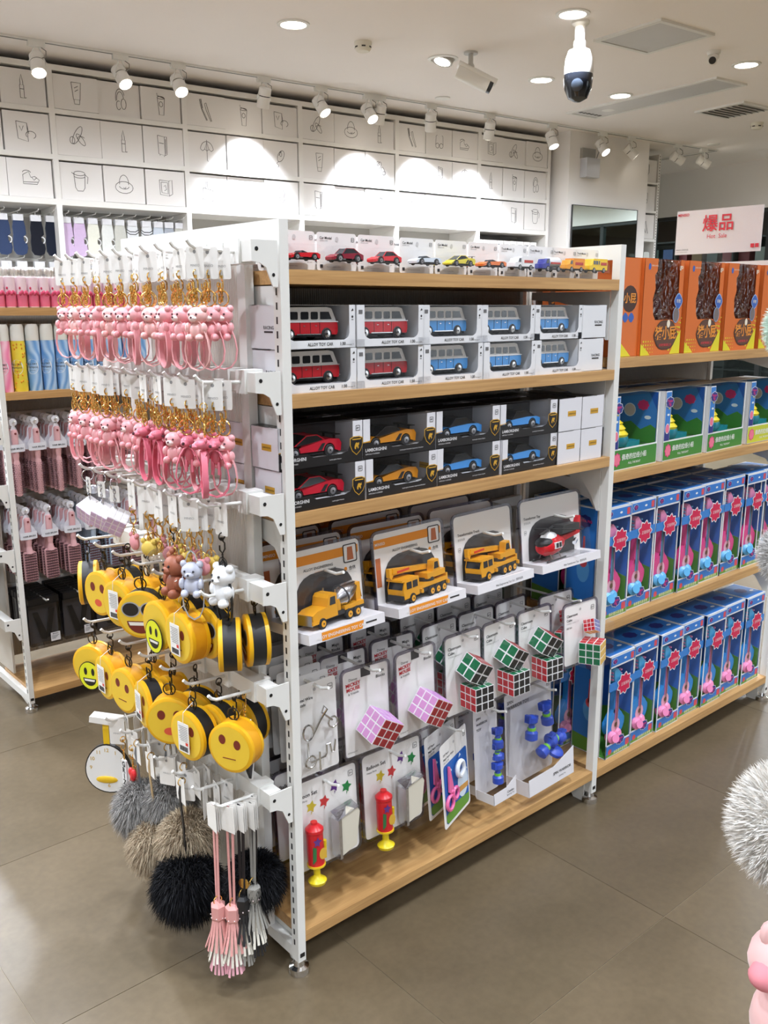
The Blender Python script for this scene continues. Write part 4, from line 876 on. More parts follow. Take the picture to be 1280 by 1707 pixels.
# ---- cubes
_tl = {}
def tile_mesh(sz, m):
    if (sz, m.name) not in _tl:
        e = sz*.5; b = MB(); b.add([(-e, -e, 0), (e, -e, 0), (e, e, 0), (-e, e, 0), (-e*.9, -e*.9, .0007), (e*.9, -e*.9, .0007), (e*.9, e*.9, .0007), (-e*.9, e*.9, .0007)], [(4, 5, 6, 7), (0, 1, 5, 4), (1, 2, 6, 5), (2, 3, 7, 6), (3, 0, 4, 7)]); _tl[(sz, m.name)] = b.mesh('tile', m, 0)
    return _tl[(sz, m.name)]
def puzzle_cube(t, c, s, n, rot, cols, body=None, split=True):
    R = rot.to_4x4(); bb = MB(); bb.box(-s/2, s/2, -s/2, s/2, -s/2, s/2); cu = bb.build('puzzle_cube', body or P(236, 236, 238, .3), t, 0, c); cu.rotation_euler = rot.to_euler()
    p = s/n; faces = [(Vector((0, -1, 0)), Vector((1, 0, 0)), Vector((0, 0, 1))), (Vector((1, 0, 0)), Vector((0, 1, 0)), Vector((0, 0, 1))), (Vector((-1, 0, 0)), Vector((0, -1, 0)), Vector((0, 0, 1))), (Vector((0, 0, 1)), Vector((1, 0, 0)), Vector((0, 1, 0))), (Vector((0, 0, -1)), Vector((1, 0, 0)), Vector((0, -1, 0)))]
    for fi, (N, U, V) in enumerate(faces):
        if cols[fi] is None: continue
        for i in range(n):
            for j in range(n):
                o = bpy.data.objects.new('tile', tile_mesh(round(p*.86, 5), cols[fi])); COL.objects.link(o); o.parent = cu
                o.location = N*(s/2)+U*((i+.5)*p-s/2)+V*((j+.5)*p-s/2); o.rotation_euler = Matrix((U, V, N)).transposed().to_euler()
    return cu
def EUL(x, y, z): return Matrix.Rotation(radians(z), 3, 'Z') @ Matrix.Rotation(radians(y), 3, 'Y') @ Matrix.Rotation(radians(x), 3, 'X')
CG, CR, CK, CYw, CP, CW = P(20, 110, 70, .25), P(190, 36, 48, .25), P(26, 26, 30, .25), P(232, 190, 90, .25), P(206, 150, 214, .3), P(240, 240, 244, .3)
CRD = P(150, 30, 36, .3)
def hole_print(b, hw, h, y, age='6+'):
    b.face(disc(0, h-.016, .0035), y, 1); b.ring(rrect(hw-.02, hw-.008, h-.026, h-.014, .002), rrect(hw-.0193, hw-.0087, h-.0253, h-.0147, .0015), y-.0003, y, 0); b.text(age, .0075, (hw-.014, y-.0002, h-.0228), 0, bold=.01)
def cube_pack(last=False):
    w, h = (.116, .185) if not last else (.122, .155); hw = w/2; t = thing('cube_puzzle_pack', '', 'puzzle cube', group='hanging puzzle cube packs')
    MB().ext(rrect(-hw, hw, 0, h, .008), 0, .0008).build('backing_card', CARD, t, 0); shell(t, w, h)
    b = MB(); hole_print(b, hw, h, -.0006); b.text('Classroom', .0095, (-hw+.01, -.0006, h-.03), 0, 'y', 'L', .015); b.text('Cube', .0095, (-hw+.01, -.0006, h-.041), 0, 'y', 'L', .015); b.text('クラスルームキューブ', .0045, (-hw+.01, -.0006, h-.048), 0, 'y', 'L')
    if last: b.text('1段 3X3', .006, (-hw+.01, -.0006, h-.06), 0, 'y', 'L', .01)
    b.build('print', [INK, P(180, 178, 178)], t, 0)
    if not last:
        puzzle_cube(t, (.004, -.032, .108), .05, 2, EUL(18, 28, 4), [CK, None, CG, CRD, CRD]); puzzle_cube(t, (.008, -.034, .045), .054, 3, EUL(0, 0, -6), [CK, None, CR, CG, None])
        b = MB(); b.ext([(-.04, .01), (.048, .01), (.05, .08), (.045, .14), (-.03, .145), (-.042, .09)], -.066, -.0015); b.build('blister', CLEAR, t, 0)
    else:
        puzzle_cube(t, (.018, -.022, .095), .03, 3, EUL(-20, 25, 10), [P(120, 120, 170), None, CR, CR, CYw]); puzzle_cube(t, (.006, -.034, .036), .054, 3, EUL(0, 0, 24), [CYw, None, CG, CR, None])
        b = MB(); b.ext([(-.035, .004), (.05, .004), (.05, .11), (-.02, .115)], -.066, -.0015); b.build('blister', CLEAR, t, 0)
    return Proto(t)
def magic_pack():
    w, h = .116, .185; hw = w/2; t = thing('cube_puzzle_pack', '', 'puzzle cube', group='hanging puzzle cube packs')
    MB().ext(rrect(-hw, hw, 0, h, .006), 0, .0008).build('backing_card', CARD, t, 0); shell(t, w, h)
    b = MB(); y = -.0006; b.text('Disney', .008, (-hw+.026, y, h-.022), 0); b.text('MICKEY', .0105, (-hw+.026, y, h-.033), 1, bold=.03, rot=.06); b.text('MOUSE', .0105, (-hw+.026, y, h-.043), 1, bold=.03, rot=.06); b.text('& Friends', .007, (-hw+.026, y, h-.051), 0, rot=.06)
    b.text('Magic', .009, (hw-.02, y, h-.02), 0, bold=.015); b.text('Blocks', .009, (hw-.02, y, h-.031), 0, bold=.015); b.box(-.012, .012, y, 0, h-.02, h-.001, 2); b.text('© Disney 6+', .0048, (-hw+.018, y, .008), 0); b.build('print', [INK, P(200, 30, 44), P(70, 68, 70)], t, 0)
    puzzle_cube(t, (.006, -.036, .062), .058, 3, EUL(14, 30, 4), [P(158, 38, 44, .3), None, P(214, 150, 206, .3), CP, P(158, 38, 44, .3)])
    b = MB(); b.ext([(-.045, .01), (.052, .02), (.05, .1), (-.03, .11), (-.048, .06)], -.075, -.0015); b.build('blister', CLEAR, t, 0)
    return Proto(t)
def wire_pack():
    w, h = .104, .19; hw = w/2; t = thing('wire_puzzle_pack', '', 'wire puzzle', group='hanging wire puzzle packs')
    MB().ext(rrect(-hw, hw, 0, h, .006), 0, .0008).build('backing_card', CARD, t, 0)
    b = MB(); hole_print(b, hw, h, -.0006, '3+'); b.text('Metal Wire', .0085, (-hw+.008, -.0006, h-.034), 0, 'y', 'L', .015); b.text('Puzzle', .0085, (-hw+.008, -.0006, h-.044), 0, 'y', 'L', .015); b.build('print', [INK, P(180, 178, 178)], t, 0)
    b = MB(); b.tube([(-.028+.012*cos(a)+.0, -.012, .095+.016*sin(a)) for a in [i*.5 for i in range(-2, 12)]]+[(0, -.014, .112), (.02, -.012, .13), (.014, -.01, .138), (.008, -.01, .126), (.03, -.014, .105)], .0022, 7); b.torus((.032, -.013, .1), .011, .0022, 'y', 14, 6); b.build('wire_ring', CHROME, t)
    b = MB(); b.tube([(-.03, -.012, .075), (-.03, -.012, .04), (-.024, -.012, .032), (.01, -.012, .034), (.014, -.012, .04), (.014, -.012, .058), (.022, -.012, .058), (.026, -.012, .038), (.032, -.012, .038), (.036, -.012, .062)], .0022, 7); b.torus((-.026, -.013, .034), .012, .0022, 'y', 14, 6); b.tube([(-.006, -.016, .012), (-.006, -.016, .05)], .0022, 7); b.build('wire_links', CHROME, t)
    b = MB(); b.ext(rrect(-.044, .046, .08, .146, .015), -.022, -.0015); b.ext(rrect(-.044, .046, .01, .076, .015), -.022, -.0015); b.build('blister', CLEAR, t, 0)
    return Proto(t)
ZB = .405
pk = {'w': wire_pack(), 'm': magic_pack(), 'c': cube_pack(), 'l': cube_pack(True)}
POS = ['front of its hook', 'second on its hook', 'third on its hook', 'fourth on its hook', 'fifth on its hook']
for x, k, nm in ((.085, 'w', 'twisted metal wire puzzle'), (.215, 'm', 'pink and red block cube nearest the wire puzzle'), (.355, 'm', 'pink and red block cube nearest the green cubes'), (.502, 'c', 'stacked green and black cubes, leftmost column'), (.626, 'c', 'stacked green and black cubes, middle column'), (.752, 'c', 'stacked green and black cubes, right column'), (.878, 'l', 'small cube over yellow-green cube by the post')):
    for j in range(5 if k == 'w' else (3 if k != 'l' else 2)):
        z = ZB+(.03 if k == 'l' else 0)+(.004*j)
        pk[k].put((x+(.003*j), (.036 if k != 'l' else -.005)+(.03 if k == 'w' else .078)*j, z), 0, 'hanging pack with %s, %s' % (nm, POS[j]), rot=(radians(-3), 0, radians(random.uniform(-4, 4))))
# ---- balloon sets, scissors, spin toys
def balloon_pack():
    w, h = .163, .19; hw = w/2; t = thing('balloon_set', '', 'balloon set', group='hanging balloon sets'); y = -.0006
    MB().ext(rrect(-hw, hw, 0, h, .01), 0, .0008).build('backing_card', CARD, t, 0); shell(t, w, h)
    b = MB(); hole_print(b, hw, h, y, '3+'); b.text('Balloon Set', .0115, (-hw+.012, y, h-.034), 0, 'y', 'L', .015); b.text('Happy Party', .0055, (-hw+.012, y, h-.043), 0, 'y', 'L')
    for x, z, m in ((-.034, h-.058, 2), (-.002, h-.058, 3), (.026, h-.034, 4), (.056, h-.046, 5)): b.face(star(x, z, .0135, 5, .55, .3), y, m); b.face([(x-.001, z-.011), (x+.002, z-.011), (x-.001, z-.018)], y, m)
    b.build('print', [INK, P(180, 178, 178), P(206, 186, 60), P(206, 60, 60), P(92, 48, 126), P(40, 130, 70)], t, 0)
    b = MB(); c = (-.046, -.024, 0); b.lathe([(.017, .022), (.017, .092), (.0185, .094), (.0185, .1), (.01, .108), (.007, .109), (.007, .114)], c, n=18, m=0); b.lathe([(.019, .021), (.019, .025)], c, n=18, m=1); b.build('balloon_pump', [P(206, 26, 36, .3), P(236, 200, 40, .3)], t)
    b = MB(); b.lathe([(.007, .0), (.007, .022)], c, n=12, m=0); b.lathe([(.017, -.018), (.019, -.012), (.008, -.003), (.006, .004)], c, n=18, m=0); b.build('pump_handle', P(240, 214, 20, .3), t)
    b = MB(); b.face(star(-.052, .078, .011, 5, .5, .2), -.0415, 0); b.face(disc(-.04, .05, .009, .012), -.0417, 1); b.ext([(-.064, .035), (-.056, .04), (-.054, .066), (-.062, .07)], -.0405, -.039, 2); b.build('pump_print', [P(92, 48, 126), P(214, 170, 60), P(40, 110, 60)], t, 0)
    b = MB(); b.lathe([(.003, .026), (.0045, .064)], (-.022, -.022, 0), n=10); b.build('nozzle', P(240, 210, 20), t)
    b = MB(); b.ext([(.008, .018), (.05, .03), (.062, .1), (.058, .108), (.04, .112), (.012, .098)], -.034, -.01); b.build('foil_balloons', P(214, 208, 192, .35), t, 30)
    b = MB(); b.ext([(.006, .014), (.012, .014), (.014, .1), (.006, .098)], -.036, -.008); b.add([(.006, -.036, .1), (.06, -.036, .112), (.06, -.008, .118), (.006, -.008, .11)], [(0, 1, 2, 3)]); b.build('foil_edge', mat('foil', (210, 210, 215), .2, 1., bump=.6, bscale=60), t, 0)
    b = MB(); b.ext(rrect(-.068, -.024, -.022, .122, .018), -.046, -.0015); b.build('pump_blister', CLEAR, t, 30); b = MB(); b.ext(rrect(-.002, .07, .004, .126, .025), -.042, -.0015); b.build('foil_blister', CLEAR, t, 30)
    return Proto(t)
def scissors_pack():
    w, h = .14, .2; hw = w/2; t = thing('scissors_set', '', 'scissors', group='hanging scissors sets'); y = -.0006
    MB().ext(rrect(-hw, hw, 0, h, .008), 0, .0008).build('backing_card', CARD, t, 0)
    b = MB(); b.text('DIY Paper', .007, (-hw+.014, y, h-.03), 0, 'y', 'L', .01); b.text('Magic Paper Work', .007, (-hw+.014, y, h-.04), 0, 'y', 'L', .01); b.text('みんな工作', .0055, (-hw+.014, y, h-.048), 0, 'y', 'L'); hole_print(b, hw, h, y, '3+')
    x0, x1, z0, z1 = -hw+.01, hw-.006, .008, h-.052
    b.face(rrect(x0, x1, z0, z1, .008), y, 2); b.face([(x0, .03), (-.02, .04), (.02, .036), (x1, .03), (x1, .016), (x1-.008, z0), (x0+.008, z0), (x0, .016)], y-.0003, 3)
    b.face(disc(.034, .07, .028, .036), y-.0004, 4); b.face([(.008, .052), (.06, .048), (.062, .06), (.01, .066)], y-.0006, 5); b.face(disc(.044, .112, .006), y-.0003, 5)
    for x, z in ((.05, .088), (-.03, .12), (.02, .135)): b.face([(x, z), (x+.012, z+.003), (x+.006, z+.01)], y-.0003, 4)
    b.build('print', [INK, P(180, 178, 178), P(20, 92, 176), P(96, 150, 52), P(208, 222, 236), P(206, 150, 70)], t, 0)
    b = MB(); b.ext([(-.046, .082), (-.03, .066), (-.02, .07), (-.036, .14), (-.042, .142)], -.006, -.002); b.torus((-.044, -.005, .056), .016, .0042, 'y', 16, 6); b.torus((-.014, -.005, .066), .013, .0042, 'y', 16, 6); b.ell((-.032, -.005, .078), (.005, .004, .005)); b.build('scissors', P(230, 106, 160, .3), t)
    b = MB(); b.torus((.008, -.01, .116), .017, .0055, 'y', 20, 8); b.build('tape_roll', P(226, 230, 236, .3), t)
    return Proto(t)
SB = P(46, 78, 186, .3)
def spin_body(t, c, tilt, s=1.):
    b = MB(); b.lathe([(.006, 0), (.013, .004), (.013, .018), (.008, .022), (.006, .034), (.012, .04), (.012, .05), (.004, .054)], n=14, m=0); b.lathe([(.0085, .022), (.0085, .028)], n=12, m=1); b.box(-.016, .016, -.004, .004, .042, .05, 0); b.box(-.016, -.01, -.006, .006, .04, .056, 0)
    b.xf(Matrix.Translation(c) @ Matrix.Rotation(radians(tilt), 4, 'Y') @ Matrix.Scale(s, 4)); b.build('spinner', [SB, P(120, 196, 60)], t)
def spin_pack(wide):
    w, h = (.088, .225) if not wide else (.19, .25); hw = w/2; t = thing('spin_toy_pack', '', 'spin toy', group='hanging spin toy packs'); y = -.0006
    MB().ext(rrect(-hw, hw, .0, h, .008), 0, .0008).build('backing_card', P(226, 224, 228, .3), t, 0)
    b = MB(); z = h-.03
    for k, s_ in enumerate(('SPIN', 'WARRIOR', 'TOY') if not wide else ('SPIN', 'WARRIOR TOY')): b.text(s_, .0088 if not wide else .0125, (-hw+.01, y, z-.014*k), 0, 'y', 'L', .015)
    hole_print(b, hw, h, y, '6+'); fy = -.056 if not wide else -.07; ft = .048 if not wide else .075
    b.build('print', [INK, P(170, 168, 168)], t, 0)
    b = MB(); b.box(-hw+.002, hw-.002, fy, fy+.0008, 0, ft*.6); b.ext([(-hw+.002, ft*.6), (hw-.002, ft*.6), (hw-.002, ft), (hw*.1, ft*.62)], fy, fy+.0008); b.box(-hw+.002, -hw+.003, fy, 0, 0, ft*.5); b.build('front_card', P(228, 226, 230, .3), t, 0)
    b = MB(); b.text('SPIN WARRIOR' if wide else 'Combo', .011 if wide else .0085, (hw*.45, fy-.0006, ft*.3), 0, bold=.01); b.text('Spinning Toy', .0055, (hw*.45, fy-.0006, ft*.16), 0)
    b.build('front_print', [INK], t, 0)
    if wide:
        for c, ti in (((-.035, -.034, .12), 5), ((.035, -.034, .14), -10), ((-.01, -.04, .075), 70), ((.03, -.036, .1), 100)): spin_body(t, c, ti, 1.25)
        b = MB(); b.lathe([(.012, 0), (.026, .006), (.026, .014), (.012, .02)], (.055, -.03, .055), (.2, -.6, 1), 16); b.build('spinner', SB, t)
        b = MB(); b.ext([(0, 0), (-.069, 0), (-.069, .075), (-.055, .18), (-.02, .215), (0, .215)], -hw+.006, hw-.002, 0, 'x'); b.build('blister', clear('clear_thick', (236, 236, 244), .9, .1, .05, .45), t, 0)
    else:
        for c, ti, s_ in (((.006, -.03, .03), 0, 1.05), ((.006, -.03, .09), 0, .8), ((.008, -.03, .145), 180, 1.0), ((.01, -.03, .12), 0, 1.)): spin_body(t, c, ti, s_)
        b = MB(); b.ext([(0, 0), (-.055, 0), (-.055, .06), (-.045, .17), (-.02, .19), (0, .19)], -hw*.55, hw*.85, 0, 'x'); b.build('blister', clear('clear_thick'), t, 0)
    return Proto(t)
ZC0 = .185
bp, sc, sn, sw = balloon_pack(), scissors_pack(), spin_pack(False), spin_pack(True)
for x, nm in ((.105, 'nearest the corner post'), (.288, 'beside the scissors')):
    for j in range(4): bp.put((x, .035+.056*j, ZC0+.012+.001*j), 0, 'balloon set with red pump %s, %s' % (nm, POS[j]), rot=(radians(-4), 0, radians(random.uniform(-2, 2))))
for j in range(4): sc.put((.462-.004*j, .01+.04*j, .165+.003*j), 0, 'pink scissors set on blue card, %s' % POS[j], rot=(radians(-5), 0, radians(20-4*j)))
for j in range(3): sn.put((.605, .05+.06*j, .152), 0, 'narrow pack of blue spin toys, %s' % POS[j], rot=(radians(-4), 0, radians(3)))
for j in range(2): sw.put((.785, .065+.09*j, .122), 0, 'wide pack of blue spin toys, %s' % POS[j], rot=(radians(-4), 0, radians(2)))
# ------------------------------------------------------------------ right-hand bay: orange window boxes, boat boxes, guitar boxes, sign
ORB = P(214, 112, 50, .4); LIME = P(222, 214, 50, .4); CREAM = P(240, 230, 210, .4)
CRINK = clear('crinkled_film', (226, 214, 214), .95, .12, .1, .5)
nt_ = CRINK.node_tree; tc_ = nt_.nodes.new('ShaderNodeTexCoord'); ns_ = nt_.nodes.new('ShaderNodeTexNoise'); ns_.inputs['Scale'].default_value = 22; ns_.inputs['Distortion'].default_value = 1.2
bp_ = nt_.nodes.new('ShaderNodeBump'); bp_.inputs['Strength'].default_value = 1.; bp_.inputs['Distance'].default_value = .02
nt_.links.new(tc_.outputs['Object'], ns_.inputs['Vector']); nt_.links.new(ns_.outputs['Fac'], bp_.inputs['Height'])
for n_ in nt_.nodes:
    if n_.type == 'BSDF_GLOSSY': nt_.links.new(bp_.outputs[0], n_.inputs['Normal'])
def orange_box():
    W, H, D = .19, .238, .1; hw = W/2; t = thing('orange_toy_box', '', 'toy box', group='orange window boxes')
    b = MB(); b.box(-hw, hw, D-.001, D, 0, H); b.box(-hw, hw, 0, D, 0, .001); b.box(-hw, -hw+.001, 0, D, 0, H); b.box(hw-.001, hw, 0, D, 0, H); b.box(-hw, hw, .03, D, H-.001, H)
    b.ext([(-hw, 0), (hw, 0), (hw, H), (hw-.018, H), (hw-.018, H-.02), (hw-.022, H-.03), (hw-.02, .1), (hw-.035, .088), (-.034, .088), (-.044, .1), (-.05, .14), (-.04, .165), (-.046, H-.04), (-.036, H-.03), (-.034, H), (-hw, H)], 0, .0008)
    b.build('carton', ORB, t, 0)
    b = MB(); b.box(-hw+.003, hw-.003, D-.006, D-.003, .003, H-.003); b.box(-hw+.003, hw-.003, .002, D-.006, .08, .082); b.build('inner_tray', P(92, 48, 48), t, 0)
    b = MB(); b.ell((.02, .05, .115), (.032, .03, .04), 12, 9); b.ell((.02, .048, .175), (.03, .028, .03), 12, 9); b.ell((.05, .05, .13), (.01, .01, .025), 8, 6); b.ell((-.008, .05, .13), (.01, .01, .025), 8, 6); b.build('soft_toy', P(104, 62, 62, .9), t)
    b = MB(); b.box(-.052, hw-.014, .0012, .0016, .085, H-.001); b.box(-.034, hw-.018, .0015, .03, H-.0008, H-.0002); b.build('window_film', CRINK, t, 0)
    b = MB(); y = -.0005
    b.face([(hw, .001), (hw, .062), (hw-.03, .03), (hw-.05, .001)], y, 1); b.face([(-hw, .001), (-hw+.045, .001), (-hw+.03, .012), (-hw, .03)], y, 1)
    for i in range(5):
        for j in range(4): b.face(disc(hw-.012-.011*i+.004*j, .068-.011*i+.012*j-.012, .0035-.0005*j, n=8), y-.0002, 1); b.face(disc(-hw+.012+.011*i, .008+.009*j, .003-.0004*i, n=8), y-.0002, 1)
    b.face(splat(.02, .05, .058, 6, .97, .68), y-.0004, 2); b.face(splat(.02, .05, .054, 6, .97, .68), y-.0006, 3)
    for k, ch in enumerate('猪小屁'): b.text(ch, .036, (-.014+.034*k, y-.001, .042), 4, bold=.02, rot=.04)
    b.text('点读故事机新上市', .0075, (.02, y-.001, .022), 5, bold=.012); b.face(disc(.03, .078, .008, .01), y-.0012, 6)
    b.face(splat(hw-.022, .135, .021, 4, .93), y-.0008, 7); b.face(splat(hw-.022, .135, .018, 4, .93), y-.001, 8); b.text('早教', .011, (hw-.022, y-.0012, .131), 6)
    b.face(disc(hw-.03, .1, .016, .02), y-.0008, 7); b.face(disc(hw-.03, .1, .014, .018), y-.001, 9)
    b.face(disc(-hw+.022, H-.02, .006, .008), y, 8); b.text('GREEN ANGEL', .005, (-hw+.03, y, H-.019), 6, 'y', 'L'); b.text('go', .016, (hw-.016, y, H-.022), 6, bold=.02)
    # end print
    e = -hw-.0005; b.face([(.035, .001), (.099, .001), (.099, .05)], e, 1, 'x'); b.face(disc(.05, .14, .032), e, 2, 'x'); b.text('小屁', .026, (e-.0004, .05, .132), 4, '-x', bold=.02); b.face(splat(.04, .095, .012, 4, .93), e, 8, 'x'); b.face(splat(.065, .095, .012, 4, .93), e, 8, 'x')
    b.build('print', [ORB, LIME, P(70, 48, 40), P(96, 66, 54), P(232, 150, 60), P(216, 70, 80), CREAM, P(150, 180, 220), P(60, 100, 180), P(120, 110, 110)], t, 0)
    return Proto(t)
ob = orange_box()
for x, rz, lb in ((1.099, pi/2, 'orange toy box turned sideways beside the gondola post'), (1.19, 0, 'first orange window box facing front'), (1.394, 0, 'second orange window box facing front'), (1.596, 0, 'third orange window box facing front, near the right edge'), (1.80, 0, 'fourth orange window box, cut by the right edge')):
    ob.put((x, .02 if rz == 0 else .12, 1.187), rz+(.03 if rz == 0 else 0), lb)
for k in range(4): ob.put((1.1+.2*k, .16, 1.187), 0, 'orange window box in the rear row, %s from the left' % ORD[k])
# boats
SKY = P(58, 128, 204, .4); NAVY = P(44, 52, 130, .4); GRN = P(64, 136, 56, .4); PINKP = P(222, 60, 130, .4)
def logo(b, x, z, s, y, m_edge, m_in, m_txt, txt='Peppa Pig'):
    b.face([(x+px*1.1, z+pz*1.1) for px, pz in splat(0, 0, s, 8, .93, .72)], y, m_edge); b.face(splat(x, z, s, 8, .93, .72), y-.0003, m_in)
    a, c = txt.split(' '); b.text(a, s*.52, (x, y-.0006, z+s*.05), m_txt, bold=.02); b.text(c, s*.52, (x, y-.0006, z-s*.42), m_txt, bold=.02)
def boat_box(lime=False):
    W, H, D = .215, .188, .13; hw = W/2; t = thing('toy_boat_box', '', 'toy boat', group='boxed toy boats')
    b = MB(); b.box(-hw, hw, D-.001, D, 0, H, 0); b.box(-hw, hw, 0, D, 0, .001, 0); b.box(-hw, -hw+.001, 0, D, 0, H, 0); b.box(hw-.001, hw, 0, D, 0, H, 0); b.box(-hw, hw, .05, D, H-.001, H, 0)
    b.box(-hw, hw, 0, .0008, 0, .056, 0); b.box(-hw, -hw+.03, 0, .0008, .056, H, 0); b.box(hw-.006, hw, 0, .0008, .056, H, 0); b.build('carton', P(232, 234, 236, .4), t, 0)
    b = MB(); b.box(-hw+.003, hw-.002, D-.004, D-.002, .05, H-.002, 0); b.ext([(-hw+.003, .05), (hw-.002, .05), (hw-.002, .085), (.04, .105), (0, .085), (-.05, .1), (-hw+.003, .075)], D-.006, D-.0045, 1)
    for x, z in ((.03, .15), (-.06, .12), (.08, .13)): b.face(disc(x, z, .012, .006), D-.0045, 2)
    b.face(splat(-.02, .15, .022, 8, .93, .8), D-.0046, 3); b.face(disc(.05, .125, .024), D-.0045, 2); b.face(disc(.05, .125, .022), D-.0047, 4); b.box(-hw+.003, hw-.003, .003, D-.006, .046, .048, 1); X = hw-.004; b.box(X, X+.002, .004, D-.006, .05, H-.002, 0); b.ext([(.004, .05), (D-.006, .05), (D-.006, .095), (.08, .105), (.05, .085), (.02, .1), (.004, .09)], X-.001, X, 1, 'x'); b.face(splat(.045, .15, .018, 8, .93, .8), X-.0005, 3, 'x'); b.face(disc(.085, .135, .018), X-.0005, 2, 'x'); b.face(disc(.085, .135, .016), X-.0008, 4, 'x'); b.face(disc(.03, .118, .01, .005), X-.0005, 2, 'x'); b.face([(.004, .14), (.004, H-.002), (.03, H-.002)], X-.0004, 5, 'x'); b.build('inner_scene', [SKY, GRN, P(225, 235, 245), PINKP, P(214, 196, 190), P(30, 90, 180)], t, 0)
    b = MB(); b.lathe([(.012, 0), (.036, .004), (.042, .018), (.04, .03)], (-.03, .05, .05), n=20, m=0); b.lathe([(.038, .03), (.04, .036), (.03, .046), (.033, .05), (.024, .06), (.026, .064), (.012, .075), (.002, .078)], (-.03, .05, .05), n=20, m=1); b.box(.0, .07, .03, .08, .048, .062, 0); b.build('toy_boat', [P(26, 130, 150, .25), P(236, 216, 40, .25)], t)
    b = MB(); y = -.0005; c1 = 2 if lime else 0
    b.box(-hw+.003, hw-.003, y, 0, .003, .052, c1); b.text('佩奇的拉线小船', .0165, (-.002, y-.0004, .026), 1, bold=.015); b.text('PULL THE BOAT', .008, (.0, y-.0004, .012), 1, bold=.01); b.face(splat(-hw+.026, .028, .017, 8, .9, 1.1), y-.0004, 3); b.face(splat(-hw+.026, .028, .014, 8, .9, 1.1), y-.0006, 7)
    b.box(-hw+.003, -hw+.028, y, 0, .056, H-.003, 4); b.face([(-hw+.003, .056), (-hw+.028, .056), (-hw+.028, .08), (-hw+.003, .08)], y-.0003, 5); b.face(disc(-hw+.0155, .088, .0105, .014), y-.0005, 1); b.face(disc(-hw+.0155, .088, .009, .012), y-.0007, 7); b.face(disc(-hw+.017, .125, .006, .003), y-.0004, 1); b.face(disc(-hw+.02, .143, .004), y-.0004, 6)
    logo(b, -hw+.02, H-.03, .02, y-.001, 1, 5, 3)
    b.build('print', [GRN, P(236, 240, 236), P(196, 204, 60), PINKP, SKY, NAVY, P(230, 210, 60), P(238, 120, 150)], t, 0)
    b = MB(); b.box(-hw+.028, hw-.005, .0012, .0016, .05, H-.001); b.box(-hw+.002, hw-.002, .0016, .05, H-.0009, H-.0003); b.build('window_film', FILM, t, 0)
    return Proto(t)
bb, bl = boat_box(), boat_box(True)
for k, x in enumerate((1.103, 1.336, 1.563)): bb.put((x, .02, .903), .03, '%s boxed toy boat with green label from the post' % ORD[k])
bl.put((1.8, .02, .903), .0, 'boxed toy boat with lime label near the right edge')
for k, x in enumerate((1.11, 1.335, 1.56)): bb.put((x, .155, .903), 0, 'boxed toy boat in the rear row, %s from the post' % ORD[k])
